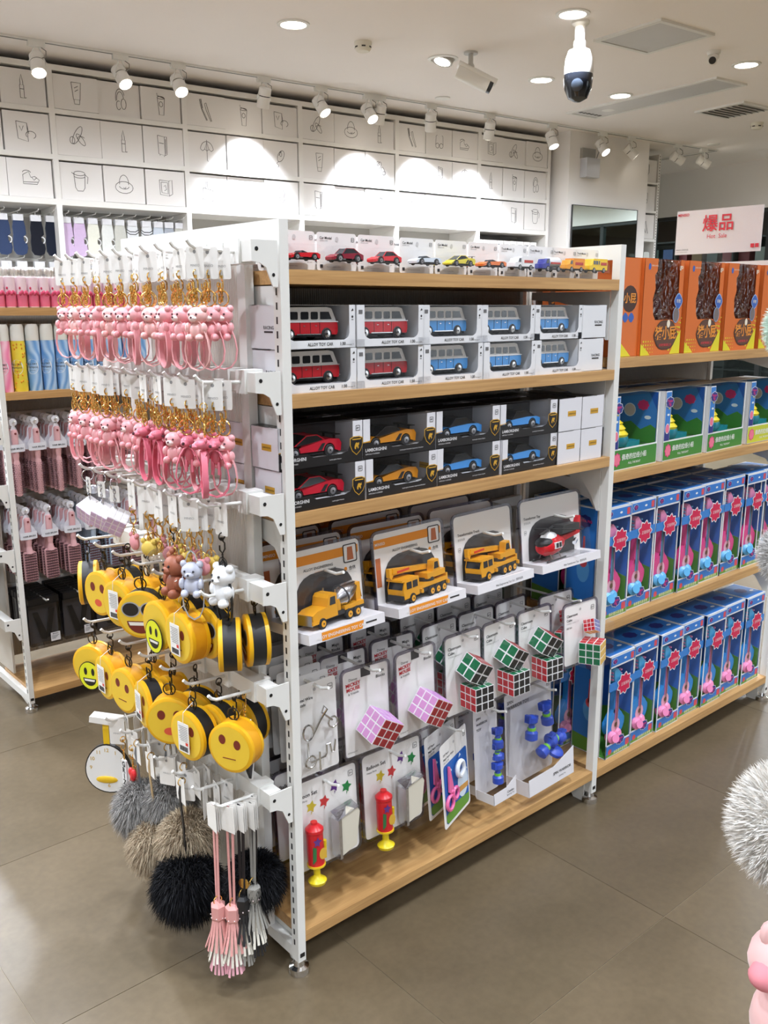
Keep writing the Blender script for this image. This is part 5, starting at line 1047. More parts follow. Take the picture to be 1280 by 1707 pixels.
# guitars
def guitar_box(body, neck, cup, key):
    W, H, D = .1195, .3, .115; hw = W/2; t = thing('toy_guitar_box', '', 'toy guitar', group='boxed toy guitars')
    b = MB(); b.box(-hw, hw, D-.001, D, 0, H); b.box(-hw, hw, 0, D, 0, .001); b.box(-hw, -hw+.001, .02, D, 0, H); b.box(hw-.001, hw, 0, D, 0, H); b.box(-hw, hw, 0, D, H-.001, H)
    b.box(-hw, hw, 0, .0008, 0, .04); b.box(-hw, hw, 0, .0008, H-.034, H); b.box(-hw, -hw+.005, 0, .0008, 0, H); b.box(hw-.005, hw, 0, .0008, 0, H); b.build('carton', P(230, 232, 236, .4), t, 0)
    b = MB(); b.box(-hw+.002, hw-.002, D-.004, D-.002, .002, H-.002, 0); b.box(hw-.004, hw-.002, .004, D-.004, .002, H-.002, 0); b.box(-hw+.002, hw-.0045, .004, D-.005, .002, .004, 1); b.ext([(.004, .004), (D-.004, .004), (D-.004, .09), (.05, .11), (.004, .1)], hw-.0062, hw-.0045, 1, 'x'); b.ext([(-hw+.002, .004), (hw-.005, .004), (hw-.005, .1), (0, .11), (-hw+.002, .09)], D-.006, D-.0045, 1); b.build('inner_scene', [P(56, 116, 204), P(84, 148, 60)], t, 0)
    g = MB(); go = []
    for a in range(25):
        q = 2*pi*a/24; go.append((.0+.042*cos(q)*(1-.12*(sin(q) > .3)), .086+.04*sin(q)+(.008*(sin(q) > .9))))
    g.ext(go, .012, .028, 0); g.ext([(-.012, .12), (.012, .12), (.01, .215), (-.01, .215)], .012, .026, 0); g.ext([(-.014, .21), (.012, .21), (.014, .232), (-.006, .252), (-.02, .248), (-.018, .225)], .01, .028, 3)
    g.ext([(-.006, .1), (.006, .1), (.005, .215), (-.005, .215)], .0095, .012, 1); g.face([(.0+.02*cos(2*pi*a/14), .08+.022*sin(2*pi*a/14)) for a in range(14)], .0114, 2); g.face(disc(0, .084, .007), .0108, 4)
    for k in range(4): g.box(-.004+.0024*k, -.0034+.0024*k, .0088, .0092, .06, .21, 4)
    for k in range(3):
        for s_ in (-1, 1): g.box(s_*.018-.004, s_*.018+.004, .014, .022, .218+.01*k, .222+.01*k, 1)
    g.build('toy_guitar', [body, neck, P(236, 176, 196, .3), mat('guitar_head_'+key, tuple({'pink': (236, 150, 190), 'blue': (90, 180, 226)}[key]), .3), P(120, 90, 70)], t)
    c = MB(); c.lathe([(.006, 0), (.017, .006), (.017, .02), (.008, .026), (.012, .034)], (-.02, .02, .05), (-.3, -1, .3), 14); c.lathe([(.006, 0), (.014, .005), (.014, .018), (.006, .024)], (.008, .022, .052), (-.2, -1, .4), 14); c.build('maracas', cup, t)
    b = MB(); b.box(-hw+.005, hw-.005, .001, .0014, .038, H-.034); b.build('window_film', FILM, t, 0)
    b = MB(); y = -.0005
    b.box(-hw+.004, hw-.004, y, 0, H-.029, H-.005, 0); logo(b, -hw+.022, H-.0165, .011, y-.0003, 1, 2, 3); b.face(disc(.01, H-.017, .006, .003), y-.0003, 1); b.face(rrect(hw-.024, hw-.01, H-.026, H-.008, .003), y-.0003, 4)
    b.box(-hw+.004, hw-.004, H, H+.0004, 0, 0, 0); b.add([(-hw+.004, .006, H+.0004), (hw-.004, .006, H+.0004), (hw-.004, D-.006, H+.0004), (-hw+.004, D-.006, H+.0004)], [(0, 1, 2, 3)], 0); b.add([(x, z+D/2, H+.0008) for x, z in splat(0, 0, .026, 8, .93, .8)], [tuple(range(32))], 2); b.add([(x+.035, z+D/2-.02, H+.0007) for x, z in disc(0, 0, .01, .005)], [tuple(range(16))], 1)
    b.box(-hw+.004, hw-.004, y, 0, .004, .036, 0); b.face([(-hw+.004, .004), (hw-.004, .004), (hw-.004, .016), (-hw+.004, .012)], y-.0002, 5); b.face(splat(-hw+.02, .018, .009, 8, .9), y-.0004, 4); b.text('佩奇音乐会吉他', .0095, (.012, y-.0004, .007), 6, bold=.01); b.face(rrect(hw-.026, hw-.008, .014, .034, .004), y-.0003, 4)
    logo(b, .006, .042, .02, y-.001, 1, 2, 3)
    e = -hw-.0004; b.face([(.003+.02, .004), (D-.003, .004), (D-.003, H-.004), (.023, H-.004)], e, 0, 'x'); b.face([(.023, .004), (D-.003, .004), (D-.003, .05), (.023, .04)], e-.0002, 5, 'x'); b.face(disc(.06, .13, .02, .035), e-.0002, 7, 'x'); b.face(splat(.06, .26, .022, 8, .93, .8), e-.0003, 2, 'x'); b.text('PEPPA PIG', .01, (e-.0005, .06, .257), 3, '-x', bold=.02); b.face([(.055, .15), (.065, .15), (.063, .22), (.057, .22)], e-.0003, 4, 'x'); b.face(disc(.06, .15, .012, .014), e-.0003, 4, 'x')
    b.build('print', [P(50, 122, 204, .4), P(236, 238, 240), NAVY, PINKP, P(214, 80, 90), P(96, 150, 60), P(240, 240, 200), P(90, 160, 220)], t, 0)
    b = MB(); b.ext([(-hw+.0, .2), (hw, .2), (hw, .224), (-hw, .224)], -.002, -.0012, 0); b.face(splat(.008, .21, .036, 9, .88, .95), -.0034, 1); b.face(splat(.008, .21, .032, 9, .88, .95), -.0038, 2); b.text('正版授权', .0105, (.012, -.0043, .206), 3); b.build('band', [P(56, 128, 204), P(236, 238, 240), P(208, 30, 80), P(244, 226, 230)], t, 0)
    return Proto(t)
gp = guitar_box(P(226, 70, 140, .25), P(90, 170, 216, .3), P(96, 176, 226, .3), 'pink'); gb = guitar_box(P(48, 140, 216, .25), P(226, 130, 176, .3), P(236, 140, 186, .3), 'blue')
for k in range(8): gp.put((1.046+.1225*k if k < 7 else 1.88, .018+(.006 if k % 3 else 0), .508), random.uniform(-.01, .012), '%s pink toy guitar box from the post' % ORD[k])
for k in range(7): gb.put((1.106+.1245*k, .018+(.006 if k % 2 else 0), .093), random.uniform(-.01, .012), '%s blue toy guitar box from the post' % ORD[k])
for k in range(6): gp.put((1.06+.123*k, .145, .508), 0, 'pink toy guitar box in the rear row, %s from the post' % ORD[k]); gb.put((1.06+.13*k, .145, .093), 0, 'blue toy guitar box in the rear row, %s from the post' % ORD[k])
# sign on the top rail
t = thing('hot_sale_sign', 'white acrylic sign with red Chinese lettering on the gondola top', 'sign', (1.945, .307, HT))
MB().box(-.002, .002, -.15, .15, .03, .17).build('sign_plate', P(226, 222, 222, .25), t, 0)
b = MB(); b.box(-.0035, -.0025, -.152, .152, .028, .172); b.box(-.03, .03, -.05, .05, 0, .003); b.box(-.0035, .0035, -.05, .05, 0, .03); b.build('acrylic_holder', CLEAR, t, 0)
b = MB(); x = -.0042; rs = 0
b.text('爆品', .056, (x, .0, .105), 0, '-x', bold=.012); b.text('Hot  Sale', .019, (x, .0, .078), 0, '-x'); b.text('MINISO', .0125, (x, .125, .153), 0, '-x', bold=.02)
for y0 in (-.118, -.133): b.add([(x, y0, .042), (x, y0-.012, .042), (x, y0-.012, .054), (x, y0, .054)], [(0, 1, 2, 3)], 0)
b.text('MINISO 名创优品', .006, (x, .145, .043), 1, '-x', 'L'); b.text('Products are sold while stock lasts', .003, (x, .145, .037), 1, '-x', 'L'); b.build('lettering', [P(206, 40, 54), INK], t, 0)
# ------------------------------------------------------------------ keychains on the end hooks
TAGM = P(240, 238, 234, .5)
PK1, PK2, PK3 = mat('pink_vinyl', (240, 172, 178), .4), mat('rose_vinyl', (228, 122, 142), .4), P(250, 226, 224, .4)
def chain(b, p0, p1, n, r, m=0):
    p0, p1 = Vector(p0), Vector(p1)
    for i in range(n):
        c = p0.lerp(p1, (i+.5)/n); L = (p1-p0).length/n*.62
        b.tube([c+Vector((L*.5*cos(a) if i % 2 else 0, 0 if i % 2 else L*.5*cos(a), L*sin(a))) for a in [2*pi*j/8 for j in range(8)]], r, 4, m, True)
def clasp(b, z, m=0, s=1.):                         # lobster clasp hanging from z downwards
    b.torus((0, 0, z-.006*s), .006*s, .0012*s, 'y', 12, 5, m); b.tube([(0, 0, z-.012*s), (.005*s, 0, z-.018*s), (.005*s, 0, z-.028*s), (0, 0, z-.034*s), (-.005*s, 0, z-.028*s), (-.005*s, 0, z-.02*s)], .0014*s, 5, m); b.cyl((0, 0, z-.013*s), (0, 0, z-.008*s), .003*s, 8, m)
def tagcard(t, w=.03, h=.048, z=0., m=None, brand=True, tilt=0.):
    b = MB(); b.ext(rrect(-w/2, w/2, z-h, z+.008, .003), -.0004, .0004, 0, 'x'); b.face(disc(0, z, .003), -.0006, 1, 'x')
    if brand: b.text('MINISO', .0055, (-.0007, 0, z-h*.55), 1, '-x')
    if tilt: b.xf(Matrix.Rotation(tilt, 4, 'Z'))
    b.build('hang_tag', [m or TAGM, GREY], t, 0)
def bear(b, z, m=0, s=1., belly=1):
    b.ell((0, 0, z-.014*s), (.014*s, .016*s, .013*s), 12, 8, m); b.ell((0, 0, z-.036*s), (.012*s, .014*s, .014*s), 12, 8, m)
    for q in (-1, 1):
        b.ell((0, q*.012*s, z-.004*s), .0055*s, 8, 6, m); b.ell((-.005*s, q*.014*s, z-.032*s), (.006*s, .005*s, .008*s), 8, 6, m); b.ell((-.009*s, q*.009*s, z-.046*s), (.008*s, .006*s, .006*s), 8, 6, m); b.ell((-.0125*s, q*.0065*s, z-.012*s), .0018*s, 6, 4, 2)
    b.ell((-.012*s, 0, z-.018*s), (.005*s, .007*s, .005*s), 8, 6, belly); b.ell((-.0168*s, 0, z-.0165*s), .0018*s, 6, 4, 2)
def loop_pts(z, L, wd, n=14): return [(0, wd*sin(2*pi*i/n)*(.55+.45*(1-cos(2*pi*i/n))/2), z-L*(1-cos(2*pi*i/n))/2) for i in range(n+1)]
def pink_chain(mt, kind):
    t = thing('keychain', '', 'keychain', group='pink figure keychains'); tagcard(t, .034, .042)
    b = MB(); z = -.028; clasp(b, z); chain(b, (0, 0, z-.03), (0, 0, z-.05), 4, .0012); chain(b, (0, .006, z-.02), (0, .004, z-.052), 5, .0011); b.torus((0, .002, z-.045), .0135, .0013, 'x', 16, 5); b.build('clasp', GOLD, t)
    z += .009
    b = MB()
    if kind == 'bear': bear(b, z-.066, 0, 1.1)
    else:                                            # slim long-limbed figure
        b.ell((-.004, 0, z-.078), (.016, .011, .009), 12, 8, 0); b.ell((-.016, 0, z-.081), (.008, .008, .006), 8, 6, 0); b.ell((0, 0, z-.1), (.006, .008, .014), 10, 7, 0)
        for q in (-1, 1): b.ell((0, q*.012, z-.07), (.003, .005, .005), 8, 6, 0); b.tube([(0, q*.006, z-.093), (-.006, q*.014, z-.104)], .0026, 5, 0); b.tube([(0, q*.005, z-.11), (-.002, q*.006, z-.132)], .003, 5, 0); b.ell((-.012, q*.005, z-.074), .002, 6, 4, 2)
        b.ell((-.0235, 0, z-.08), .003, 6, 5, 2)
    b.build('figure', [mt, PK3, P(90, 50, 60)], t)
    b = MB(); b.strap([(x-.004, y, q) for x, y, q in loop_pts(z-.088, .082, .03)], .011, .0018, 0, (1, .5, 0)); b.build('wrist_strap', mt, t, 40)
    return Proto(t)
pa, pb_ = pink_chain(PK1, 'bear'), pink_chain(PK2, 'slim'); pc = pink_chain(mat('light_pink_vinyl', (244, 190, 188), .4), 'bear')
rnd = random.Random(5)
def hang(pr, row, y, x, label, group=None, dz=0., rz=None): return pr.put((x, y+rnd.uniform(-.002, .002), RAILZ[row]-.02+dz), rnd.uniform(-.5, .75) if rz is None else rz, label, group)
for i, y in enumerate(HK[0]):
    for k, x in enumerate((-.13, -.106, -.082)): hang(pa if (i+k) % 3 else pc, 0, y, x, 'pink bear keychain on the %s hook of the top rail, %s from its tip' % (ORD[i], ORD[k]))
for i, y in enumerate(HK[1]):
    for k, x in enumerate((-.131, -.112, -.092)):
        if i in (5, 6) and k == 0: continue
        sl = i < 5; hang(pb_ if sl and (i+k) % 4 != 2 else pa, 1, y, x, '%s keychain on the %s hook of the second rail, %s from its tip' % ('rose figure' if sl else 'pink bear', ORD[i], ORD[k]))
# row 3: cube charms, clear ball, figures
def charm(kind):
    t = thing('keychain', '', 'keychain', group='assorted charm keychains'); b = MB(); m0 = SILVER if kind == 'cube' else (GUN if kind in ('white', 'spotted') else GOLD)
    if kind == 'cube':
        b.torus((0, 0, -.008), .013, .0012, 'y', 16, 5); chain(b, (0, 0, -.02), (0, 0, -.062), 5, .0012); b.build('chain', m0, t)
        bb_ = MB(); bb_.ell((.01, 0, -.04), (.011, .011, .01), 12, 8); bb_.build('bell', mat('pale_bell', (205, 210, 220), .3, .4), t); tagcard(t, .022, .026, -.02, None, False)
        puzzle_cube(t, (0, 0, -.086), .04, 3, EUL(30, -24, 12), [P(236, 160, 184), None, P(214, 186, 222), P(246, 244, 246), None], P(244, 242, 244))
        return Proto(t)
    tagcard(t, .034, .05); z = -.045; clasp(b, z, 0, 1.1); chain(b, (0, 0, z-.038), (0, 0, z-.06), 4, .001); b.torus((0, 0, z-.056), .011, .001, 'x', 14, 5); b.build('clasp', m0, t); b = MB()
    if kind == 'ball': b.ell((0, 0, z-.088), .03, 18, 12); b.build('clear_ball', clear('acrylic_ball', (240, 240, 240), .95, .04, .07, .7), t); b = MB(); b.lathe([(.006, -.03), (.006, -.024), (.0035, -.02)], (0, 0, z-.03), n=10); b.build('cap', GOLD, t)
    elif kind == 'brown': bear(b, z-.058, 0, 1.55, 0); b.ell((-.004, .004, z-.052), (.005, .007, .006), 8, 6, 0); b.build('figure', [mat('brown_vinyl', (160, 92, 66), .5), P(60, 40, 34), P(40, 26, 22)], t)
    elif kind == 'grey': bear(b, z-.06, 0, 1.25, 0); b.build('figure', [P(196, 200, 216, .4), P(226, 190, 200), P(60, 60, 70)], t); b = MB(); b.strap(loop_pts(z-.04, .13, .026), .004, .002, 0, (1, .3, 0)); b.build('wrist_strap', P(186, 190, 196), t, 40)
    elif kind == 'white': bear(b, z-.058, 0, 1.45, 0); b.build('figure', [P(238, 240, 242, .35), WHITE, P(60, 60, 60)], t); b = MB(); b.strap(loop_pts(z-.05, .125, .026), .005, .0022, 0, (1, .3, 0)); b.build('wrist_strap', BLACK, t, 40)
    elif kind == 'yellow': b.ell((0, 0, z-.075), (.008, .018, .016), 12, 8, 0); b.ell((0, -.012, z-.06), .006, 6, 5, 0); b.ell((0, .012, z-.06), .006, 6, 5, 0); b.build('figure', [P(226, 196, 90)], t)
    elif kind == 'rose': b.ell((0, 0, z-.075), (.008, .018, .016), 12, 8, 0); b.ell((0, -.012, z-.06), .006, 6, 5, 0); b.ell((0, .012, z-.06), .006, 6, 5, 0); b.build('figure', [P(224, 150, 156)], t)
    else: bear(b, z-.06, 0, 1.0, 0); b.build('figure', [P(196, 196, 180), P(120, 120, 100), INK], t)
    return Proto(t)
H3 = HK[2]; qc = charm('cube'); yl, rsx = charm('yellow'), charm('rose')
for k, i in enumerate((8, 7, 6)): hang(qc, 2, H3[i], -.128, 'pale pink puzzle cube keychain, %s from the far end of the third rail' % ORD[k], rz=.3*k)
lst = [('ball', 3, -.128, 'clear ball keychain on the third rail'), ('brown', 2, -.13, 'brown bear keychain on the third rail'), ('grey', 1, -.128, 'grey figure keychain with pale strap on the third rail'), ('white', 0, -.10, 'white figure keychain with black strap near the post'), ('spotted', 3, -.1, 'small spotted figure keychain on the third rail')]
for kd, i, x, lb in lst: hang(charm(kd), 2, H3[i], x, lb)
hang(yl, 2, H3[4], -.12, 'small yellow charm keychain on the third rail'); hang(rsx, 2, H3[5], -.12, 'small rose charm keychain on the third rail')
for i in (1, 2, 3, 4):
    for k, x in enumerate((-.108, -.088)): hang(rsx if (i+k) % 2 else yl, 2, H3[i], x, 'small %s charm keychain behind the front ones, hook %s of third rail' % ('rose' if (i+k) % 2 else 'yellow', ORD[i]))
# round yellow face purses
YF = mat('yellow_leatherette', (238, 182, 26), .4, 0, .5, .03, 30); YF2 = mat('yellow_face_print', (236, 198, 60), .35)
def purse(face, zipc, tagged):
    t = thing('coin_purse', '', 'coin purse', group='round face coin purses'); R = .0485; zc = -.094; b = MB()
    b.lathe([(R*.9, -.021), (R, -.019), (R, -.012)], (0, 0, zc), (1, 0, 0), 32, 0); b.lathe([(R, .012), (R, .019), (R*.9, .021)], (0, 0, zc), (1, 0, 0), 32, 0); b.build('shell', YF, t)
    MB().lathe([(R*.985, -.012), (R*.985, .012)], (0, 0, zc), (1, 0, 0), 32).build('zip_band', zipc, t)
    b = MB(); x = -.0215; b.add([(x, R*.88*cos(2*pi*i/32), zc+R*.88*sin(2*pi*i/32)) for i in range(32)], [tuple(reversed(range(32)))], 0)
    d = lambda cy, cz, ry, rz_, m, k=1: b.add([(x-.0004*k, cy+ry*cos(2*pi*i/20), zc+cz+rz_*sin(2*pi*i/20)) for i in range(20)], [tuple(reversed(range(20)))], m)
    if face == 'smile':
        d(.016, .012, .006, .011, 1); d(-.016, .012, .006, .011, 1)
        b.add([(x-.0004, .03*cos(radians(a)), zc-.01+.026*sin(radians(a))) for a in range(180, 361, 15)], [tuple(range(13))], 1); b.add([(x-.0008, y_, zc+z_) for y_, z_ in ((-.026, -.012), (.026, -.012), (.024, -.018), (-.024, -.018))], [(0, 1, 2, 3)], 2)
    elif face == 'flat': d(.016, .016, .0075, .0095, 3); d(-.016, .01, .0075, .0095, 3); b.box(x-.0006, x, -.012, .016, zc-.021, zc-.0195, 3)
    elif face == 'cool':
        for s_ in (-1, 1): d(s_*.019, .012, .019, .016, 4); d(s_*.019, .012, .0165, .0135, 1, 2)
        b.box(x-.0006, x, -.006, .006, zc+.014, zc+.019, 4); b.add([(x-.0004, .028*cos(radians(a)), zc-.012+.026*sin(radians(a))) for a in range(180, 361, 15)], [tuple(range(13))], 3); b.add([(x-.0008, y_, zc+z_) for y_, z_ in ((-.025, -.014), (.025, -.014), (.022, -.021), (-.022, -.021))], [(0, 1, 2, 3)], 2)
    elif face == 'pout': d(.016, .014, .008, .01, 3); d(-.016, .014, .008, .01, 3); d(0, -.02, .012, .008, 5)
    b.build('face_print', [YF2, P(36, 30, 28), P(240, 238, 230), P(120, 44, 30), P(170, 172, 176), P(220, 90, 60)], t, 0)
    b = MB(); clasp(b, .006, 0, 1.1); chain(b, (0, 0, -.03), (0, 0, zc+R), 3, .0012); b.torus((0, .004, -.035), .012, .0014, 'x', 16, 5); b.build('clasp', GUN, t)
    if tagged == 'price':
        b = MB(); b.ext(rrect(-.016, .016, zc-.03, zc+.03, .002), x-.0062, x-.0056, 0, 'x'); X = x-.0066
        for k in range(9): b.box(X-.0001, X, -.013, .013-.002*(k % 3), zc+.022-.0035*k, zc+.0232-.0035*k, 1)
        for k in range(11): b.box(X-.0001, X, -.012+.0022*k, -.0108+.0022*k+.0004*(k % 2), zc-.027, zc-.017, 2)
        b.box(X-.0001, X, -.013, -.006, zc-.014, zc-.008, 3); b.build('price_tag', [P(244, 243, 240), P(150, 150, 150), INK, P(220, 60, 50)], t, 0)
        b = MB(); b.tube([(x-.006, 0, zc+.027), (x-.004, 0, zc+.05), (0, 0, -.03)], .0007, 4); b.build('tag_string', WHITE, t)
    elif tagged == 'smiley':
        b = MB(); o = [(.03*cos(2*pi*i/24)-.004, zc-.018+.034*sin(2*pi*i/24)) for i in range(24)]; b.ext(o, x-.007, x-.0062, 0, 'x'); b.face([(y_*.93-.0003, zc-.018+(z_-zc+.018)*.94) for y_, z_ in o], x-.0073, 1, 'x')
        for s_ in (-1, 1): b.face([(s_*.01-.004+.0045*cos(2*pi*i/12), zc-.008+.009*sin(2*pi*i/12)) for i in range(12)], x-.0076, 0, 'x')
        b.face([(-.004+.018*cos(radians(a)), zc-.024+.018*sin(radians(a))) for a in range(180, 361, 20)], x-.0076, 0, 'x'); b.face([(-.019, zc-.026), (.011, zc-.026), (.009, zc-.031), (-.017, zc-.031)], x-.0079, 2, 'x'); b.build('smiley_tag', [P(30, 28, 20), P(228, 232, 40), WHITE], t, 0)
    return Proto(t)
ZY = mat('yellow_zip', (228, 160, 20), .5); ZK = mat('black_zip', (26, 26, 28), .5)
pu = {k: purse(*a) for k, a in {'smile_k': ('flat', ZK, None), 'price_y': ('flat', ZY, 'price'), 'cool_k': ('cool', ZK, 'price'), 'coolface': ('cool', ZK, None), 'smiley_y': ('plain', ZY, 'smiley'), 'flat_y': ('flat', ZY, None), 'price_k': ('pout', ZK, 'price'), 'kiss_y': ('pout', ZY, None), 'wink': ('smile', ZK, None)}.items()}
FN = {'smile_k': 'two-eyed face and black band', 'price_y': 'yellow band and price tag', 'cool_k': 'sunglasses face and price tag', 'coolface': 'sunglasses face and black band', 'smiley_y': 'round smiley tag', 'flat_y': 'flat-mouthed face and yellow band', 'price_k': 'black band and price tag', 'kiss_y': 'pouting face and yellow band', 'wink': 'grinning face and black band'}
plan = {3: [['wink', 'coolface'], ['price_y', 'coolface'], ['smiley_y', 'cool_k'], ['coolface', 'kiss_y'], ['price_y', 'flat_y'], ['kiss_y', 'wink'], ['smile_k']],
        4: [['flat_y'], ['price_k', 'wink', 'smile_k'], ['kiss_y', 'price_k'], ['price_k', 'flat_y'], ['flat_y', 'kiss_y'], ['price_y'], ['smiley_y']]}
ANG = {3: [-.55, -.02, .05, .7, .1, .15, -.5], 4: [.5, .15, .75, -.15, .25, .1, .55]}
for row in (3, 4):
    for i, ks in enumerate(plan[row]):
        for k, kd in enumerate(ks):
            x = -.125+.05*k+(.035 if (row, i) in ((3, 0), (4, 0)) else 0)
            hang(pu[kd], row, HK[row][i]-.01*k, x, 'round yellow purse with %s, %s hook of the %s rail' % (FN[kd], ORD[i], ['fourth', 'fifth'][row-3]), rz=ANG[row][i]*(1 if k == 0 else .8)+rnd.uniform(-.1, .1))
# black and white pouch beside the post
t = thing('pouch_keychain', 'black and white folded pouch keychain near the post on the fifth rail', 'keychain', (-.07, .052, RAILZ[4]-.02), .5)
b = MB(); clasp(b, .004); chain(b, (0, 0, -.03), (0, 0, -.055), 4, .0012); b.torus((0, .006, -.045), .012, .0012, 'y', 14, 5); b.build('clasp', GOLD, t)
for k, s_ in enumerate((-1, 0, 1)):
    b = MB(); b.ext([(0, -.05), (.012+s_*.006, -.07), (.02+s_*.012, -.13), (.012+s_*.014, -.17), (.0+s_*.012, -.15), (-.008+s_*.006, -.09)], s_*.008-.003, s_*.008+.003, 0); b.tube([(.0, s_*.008-.0034, -.05), (.012+s_*.006, s_*.008-.0034, -.07), (.02+s_*.012, s_*.008-.0034, -.13), (.012+s_*.014, s_*.008-.0034, -.17)], .0018, 5, 1); b.build('panel', [BLACK, P(236, 236, 236)], t, 0)
b = MB(); b.ext(rrect(.014, .03, -.12, -.06, .002), .014, .0148); b.build('hang_tag', TAGM, t, 0)
# row 6: clock charm, name charms, pompoms, tassels
Z6 = RAILZ[5]-.02; H6 = HK[5]
t = thing('bag_charm', 'white egg-shaped clock charm on a yellow strap', 'charm', (-.128, H6[6]+.03, Z6), .75)
b = MB(); b.ext([(-.036, -.012), (.036, -.004), (.034, .01), (-.036, .004)], -.014, .014, 0, 'x'); b.xf(Matrix.Rotation(0, 4, 'X')); b.build('hang_tag', TAGM, t, 0)
b = MB(); b.strap([(-.004, 0, .004), (-.009, 0, -.02), (-.009, 0, -.062)], .014, .002, 0, (0, 1, 0)); b.build('strap', P(232, 190, 30, .4), t, 0)
eg = [(.052*cos(a)*(1-.12*sin(a)), -.118+.058*sin(a)) for a in [2*pi*i/32 for i in range(32)]]
b = MB(); b.ext([(y*1.05, -.118+(z+.118)*1.05) for y, z in eg], -.012, -.004, 0, 'x'); b.face(eg, -.0125, 1, 'x')
for k in range(1, 13):
    if k in (4, 5, 7, 8): continue
    a = radians(90-30*k); b.text(str(k), .0125, (-.0129, -.04*cos(a), -.12+.044*sin(a)), 2, '-x', bold=.01)
b.build('clock_face', [P(30, 28, 28), P(240, 240, 238, .35), P(206, 166, 50)], t, 0)
b = MB(); b.ell((-.0135, .004, -.145), (.003, .026, .009), 14, 8); b.build('yolk', P(236, 192, 40, .4), t)
def name_charm(kind, label, loc, rz):
    t = thing('bag_charm', label, 'charm', loc, rz); b = MB(); clasp(b, .005); chain(b, (0, 0, -.03), (0, 0, -.05), 3, .001); b.build('clasp', GOLD, t)
    if kind == 'plate':
        b = MB(); b.ext(rrect(-.009, .009, -.115, -.05, .003), -.002, .002, 0, 'x'); [b.text(c, .017, (-.0024, 0, -.066-.0145*i), 1, '-x', bold=.04) for i, c in enumerate('GRIZZ'[:4])]; b.build('name_plate', [P(236, 236, 236), BLACK], t, 0)
    elif kind == 'face': b = MB(); b.ell((0, 0, -.085), (.008, .028, .034), 16, 10, 0); b.ell((-.008, .01, -.075), (.002, .007, .009), 10, 6, 1); b.ell((-.01, .01, -.075), (.0015, .003, .004), 8, 5, 2); b.ell((-.008, -.01, -.09), (.003, .008, .006), 8, 6, 2); b.build('charm_face', [P(170, 96, 84, .5), WHITE, BLACK], t)
    else: b = MB(); b.ell((-.002, .006, -.06), (.006, .009, .011), 10, 7); b.ell((-.002, -.006, -.06), (.006, .009, .011), 10, 7); b.ell((-.002, 0, -.068), (.006, .009, .012), 10, 7); b.build('heart', P(216, 44, 50, .3), t)
name_charm('plate', 'white name plate charm with black letters beside the clock charm', (-.135, H6[5]+.012, Z6-.01), .1)
name_charm('face', 'brown face charm with one round eye below the name plate', (-.118, H6[5]-.004, Z6-.05), .2)
name_charm('heart', 'small red heart charm beside the name plate', (-.13, H6[5]-.02, Z6-.02), 0)
def fur(name, t, c, R, cols, n, seed, ln=.34, droop=.25):
    rn = random.Random(seed); b = MB(); b.ell((c[0], c[1], c[2]), R*.76, 20, 14, 0)
    for i in range(n):
        z = 1-2*(i+.5)/n; ph = i*2.39996; r_ = sqrt(1-z*z); d = Vector((r_*cos(ph), r_*sin(ph), z)); d = (d+Vector((rn.uniform(-.45, .45), rn.uniform(-.45, .45), rn.uniform(-.45, .45)))).normalized()
        base = Vector(c)+d*R*.62; s_ = d.orthogonal().normalized(); s_ = (Matrix.Rotation(rn.uniform(0, 6.28), 3, d) @ s_)*R*rn.uniform(.008, .02); L = R*(ln+rn.uniform(0, .22)); mid = base+d*L*.6; tip = base+d*L+Vector((0, 0, -1))*droop*R*rn.uniform(.2, .6)+s_*rn.uniform(-4, 4); k = len(b.v)
        b.v += [tuple(base-s_), tuple(base+s_), tuple(mid+s_*.7), tuple(mid-s_*.7), tuple(tip)]; b.f += [[k, k+1, k+2, k+3], [k+3, k+2, k+4]]; m = rn.randrange(len(cols)); b.m += [m, m]
    return b.build(name, cols, t, 180)
GF = [mat('fur_grey_a', (146, 143, 140), .8), mat('fur_grey_b', (178, 175, 171), .8), mat('fur_grey_c', (112, 110, 108), .8)]
BF = [mat('fur_beige_a', (176, 158, 132), .8), mat('fur_beige_b', (202, 186, 160), .8), mat('fur_beige_c', (140, 120, 96), .8)]
KF = [mat('fur_black_a', (14, 14, 17), .6, 0, .15), mat('fur_black_b', (24, 25, 30), .55, 0, .2), mat('fur_black_c', (8, 8, 10), .6, 0, .1)]
def pompom(cols, label, loc, drop, strapc, seed, R=.055):
    t = thing('fur_pompom', label, 'pompom', loc, 0, 'fur pompom charms'); b = MB(); b.ext([(-.017, -.05), (.017, -.045), (.02, .0), (-.014, .006)], -.003, -.0022, 0, 'x'); b.build('hang_tag', TAGM, t, 0)
    b = MB(); b.strap([(0, 0, .004), (-.004, .004, -.03), (0, .003, -drop*.6), (0, 0, -drop)], .007, .002, 0, (0, 1, 0)); b.torus((0, 0, -.004), .008, .0012, 'y', 12, 5, 1); b.build('strap', [strapc, GOLD], t)
    fur('fur_ball', t, (0, 0, -drop-R*.7), R, cols, 9000, seed, .36, .55)
pompom(GF, 'silver grey fur pompom hanging left of the beige ones', (-.125, H6[4]+.04, Z6), .11, P(110, 112, 116), 1, .062); pompom(GF, 'grey fur pompom behind the front grey one', (-.085, H6[4]-.02, Z6), .085, P(110, 112, 116), 2, .058)
pompom(BF, 'beige fur pompom hanging lowest on the left', (-.13, H6[3]+.045, Z6), .165, P(176, 150, 110), 3, .06); pompom(BF, 'beige fur pompom behind the black one', (-.1, H6[2]+.04, Z6), .12, P(190, 168, 130), 4, .062)
pompom(KF, 'large black fur pompom hanging on a dark strap', (-.132, H6[2]-.012, Z6), .18, BLACK, 5, .072); pompom(KF, 'black fur pompom behind the tassels near the panel', (-.05, H6[0]+.02, Z6-.01), .14, BLACK, 6, .06)
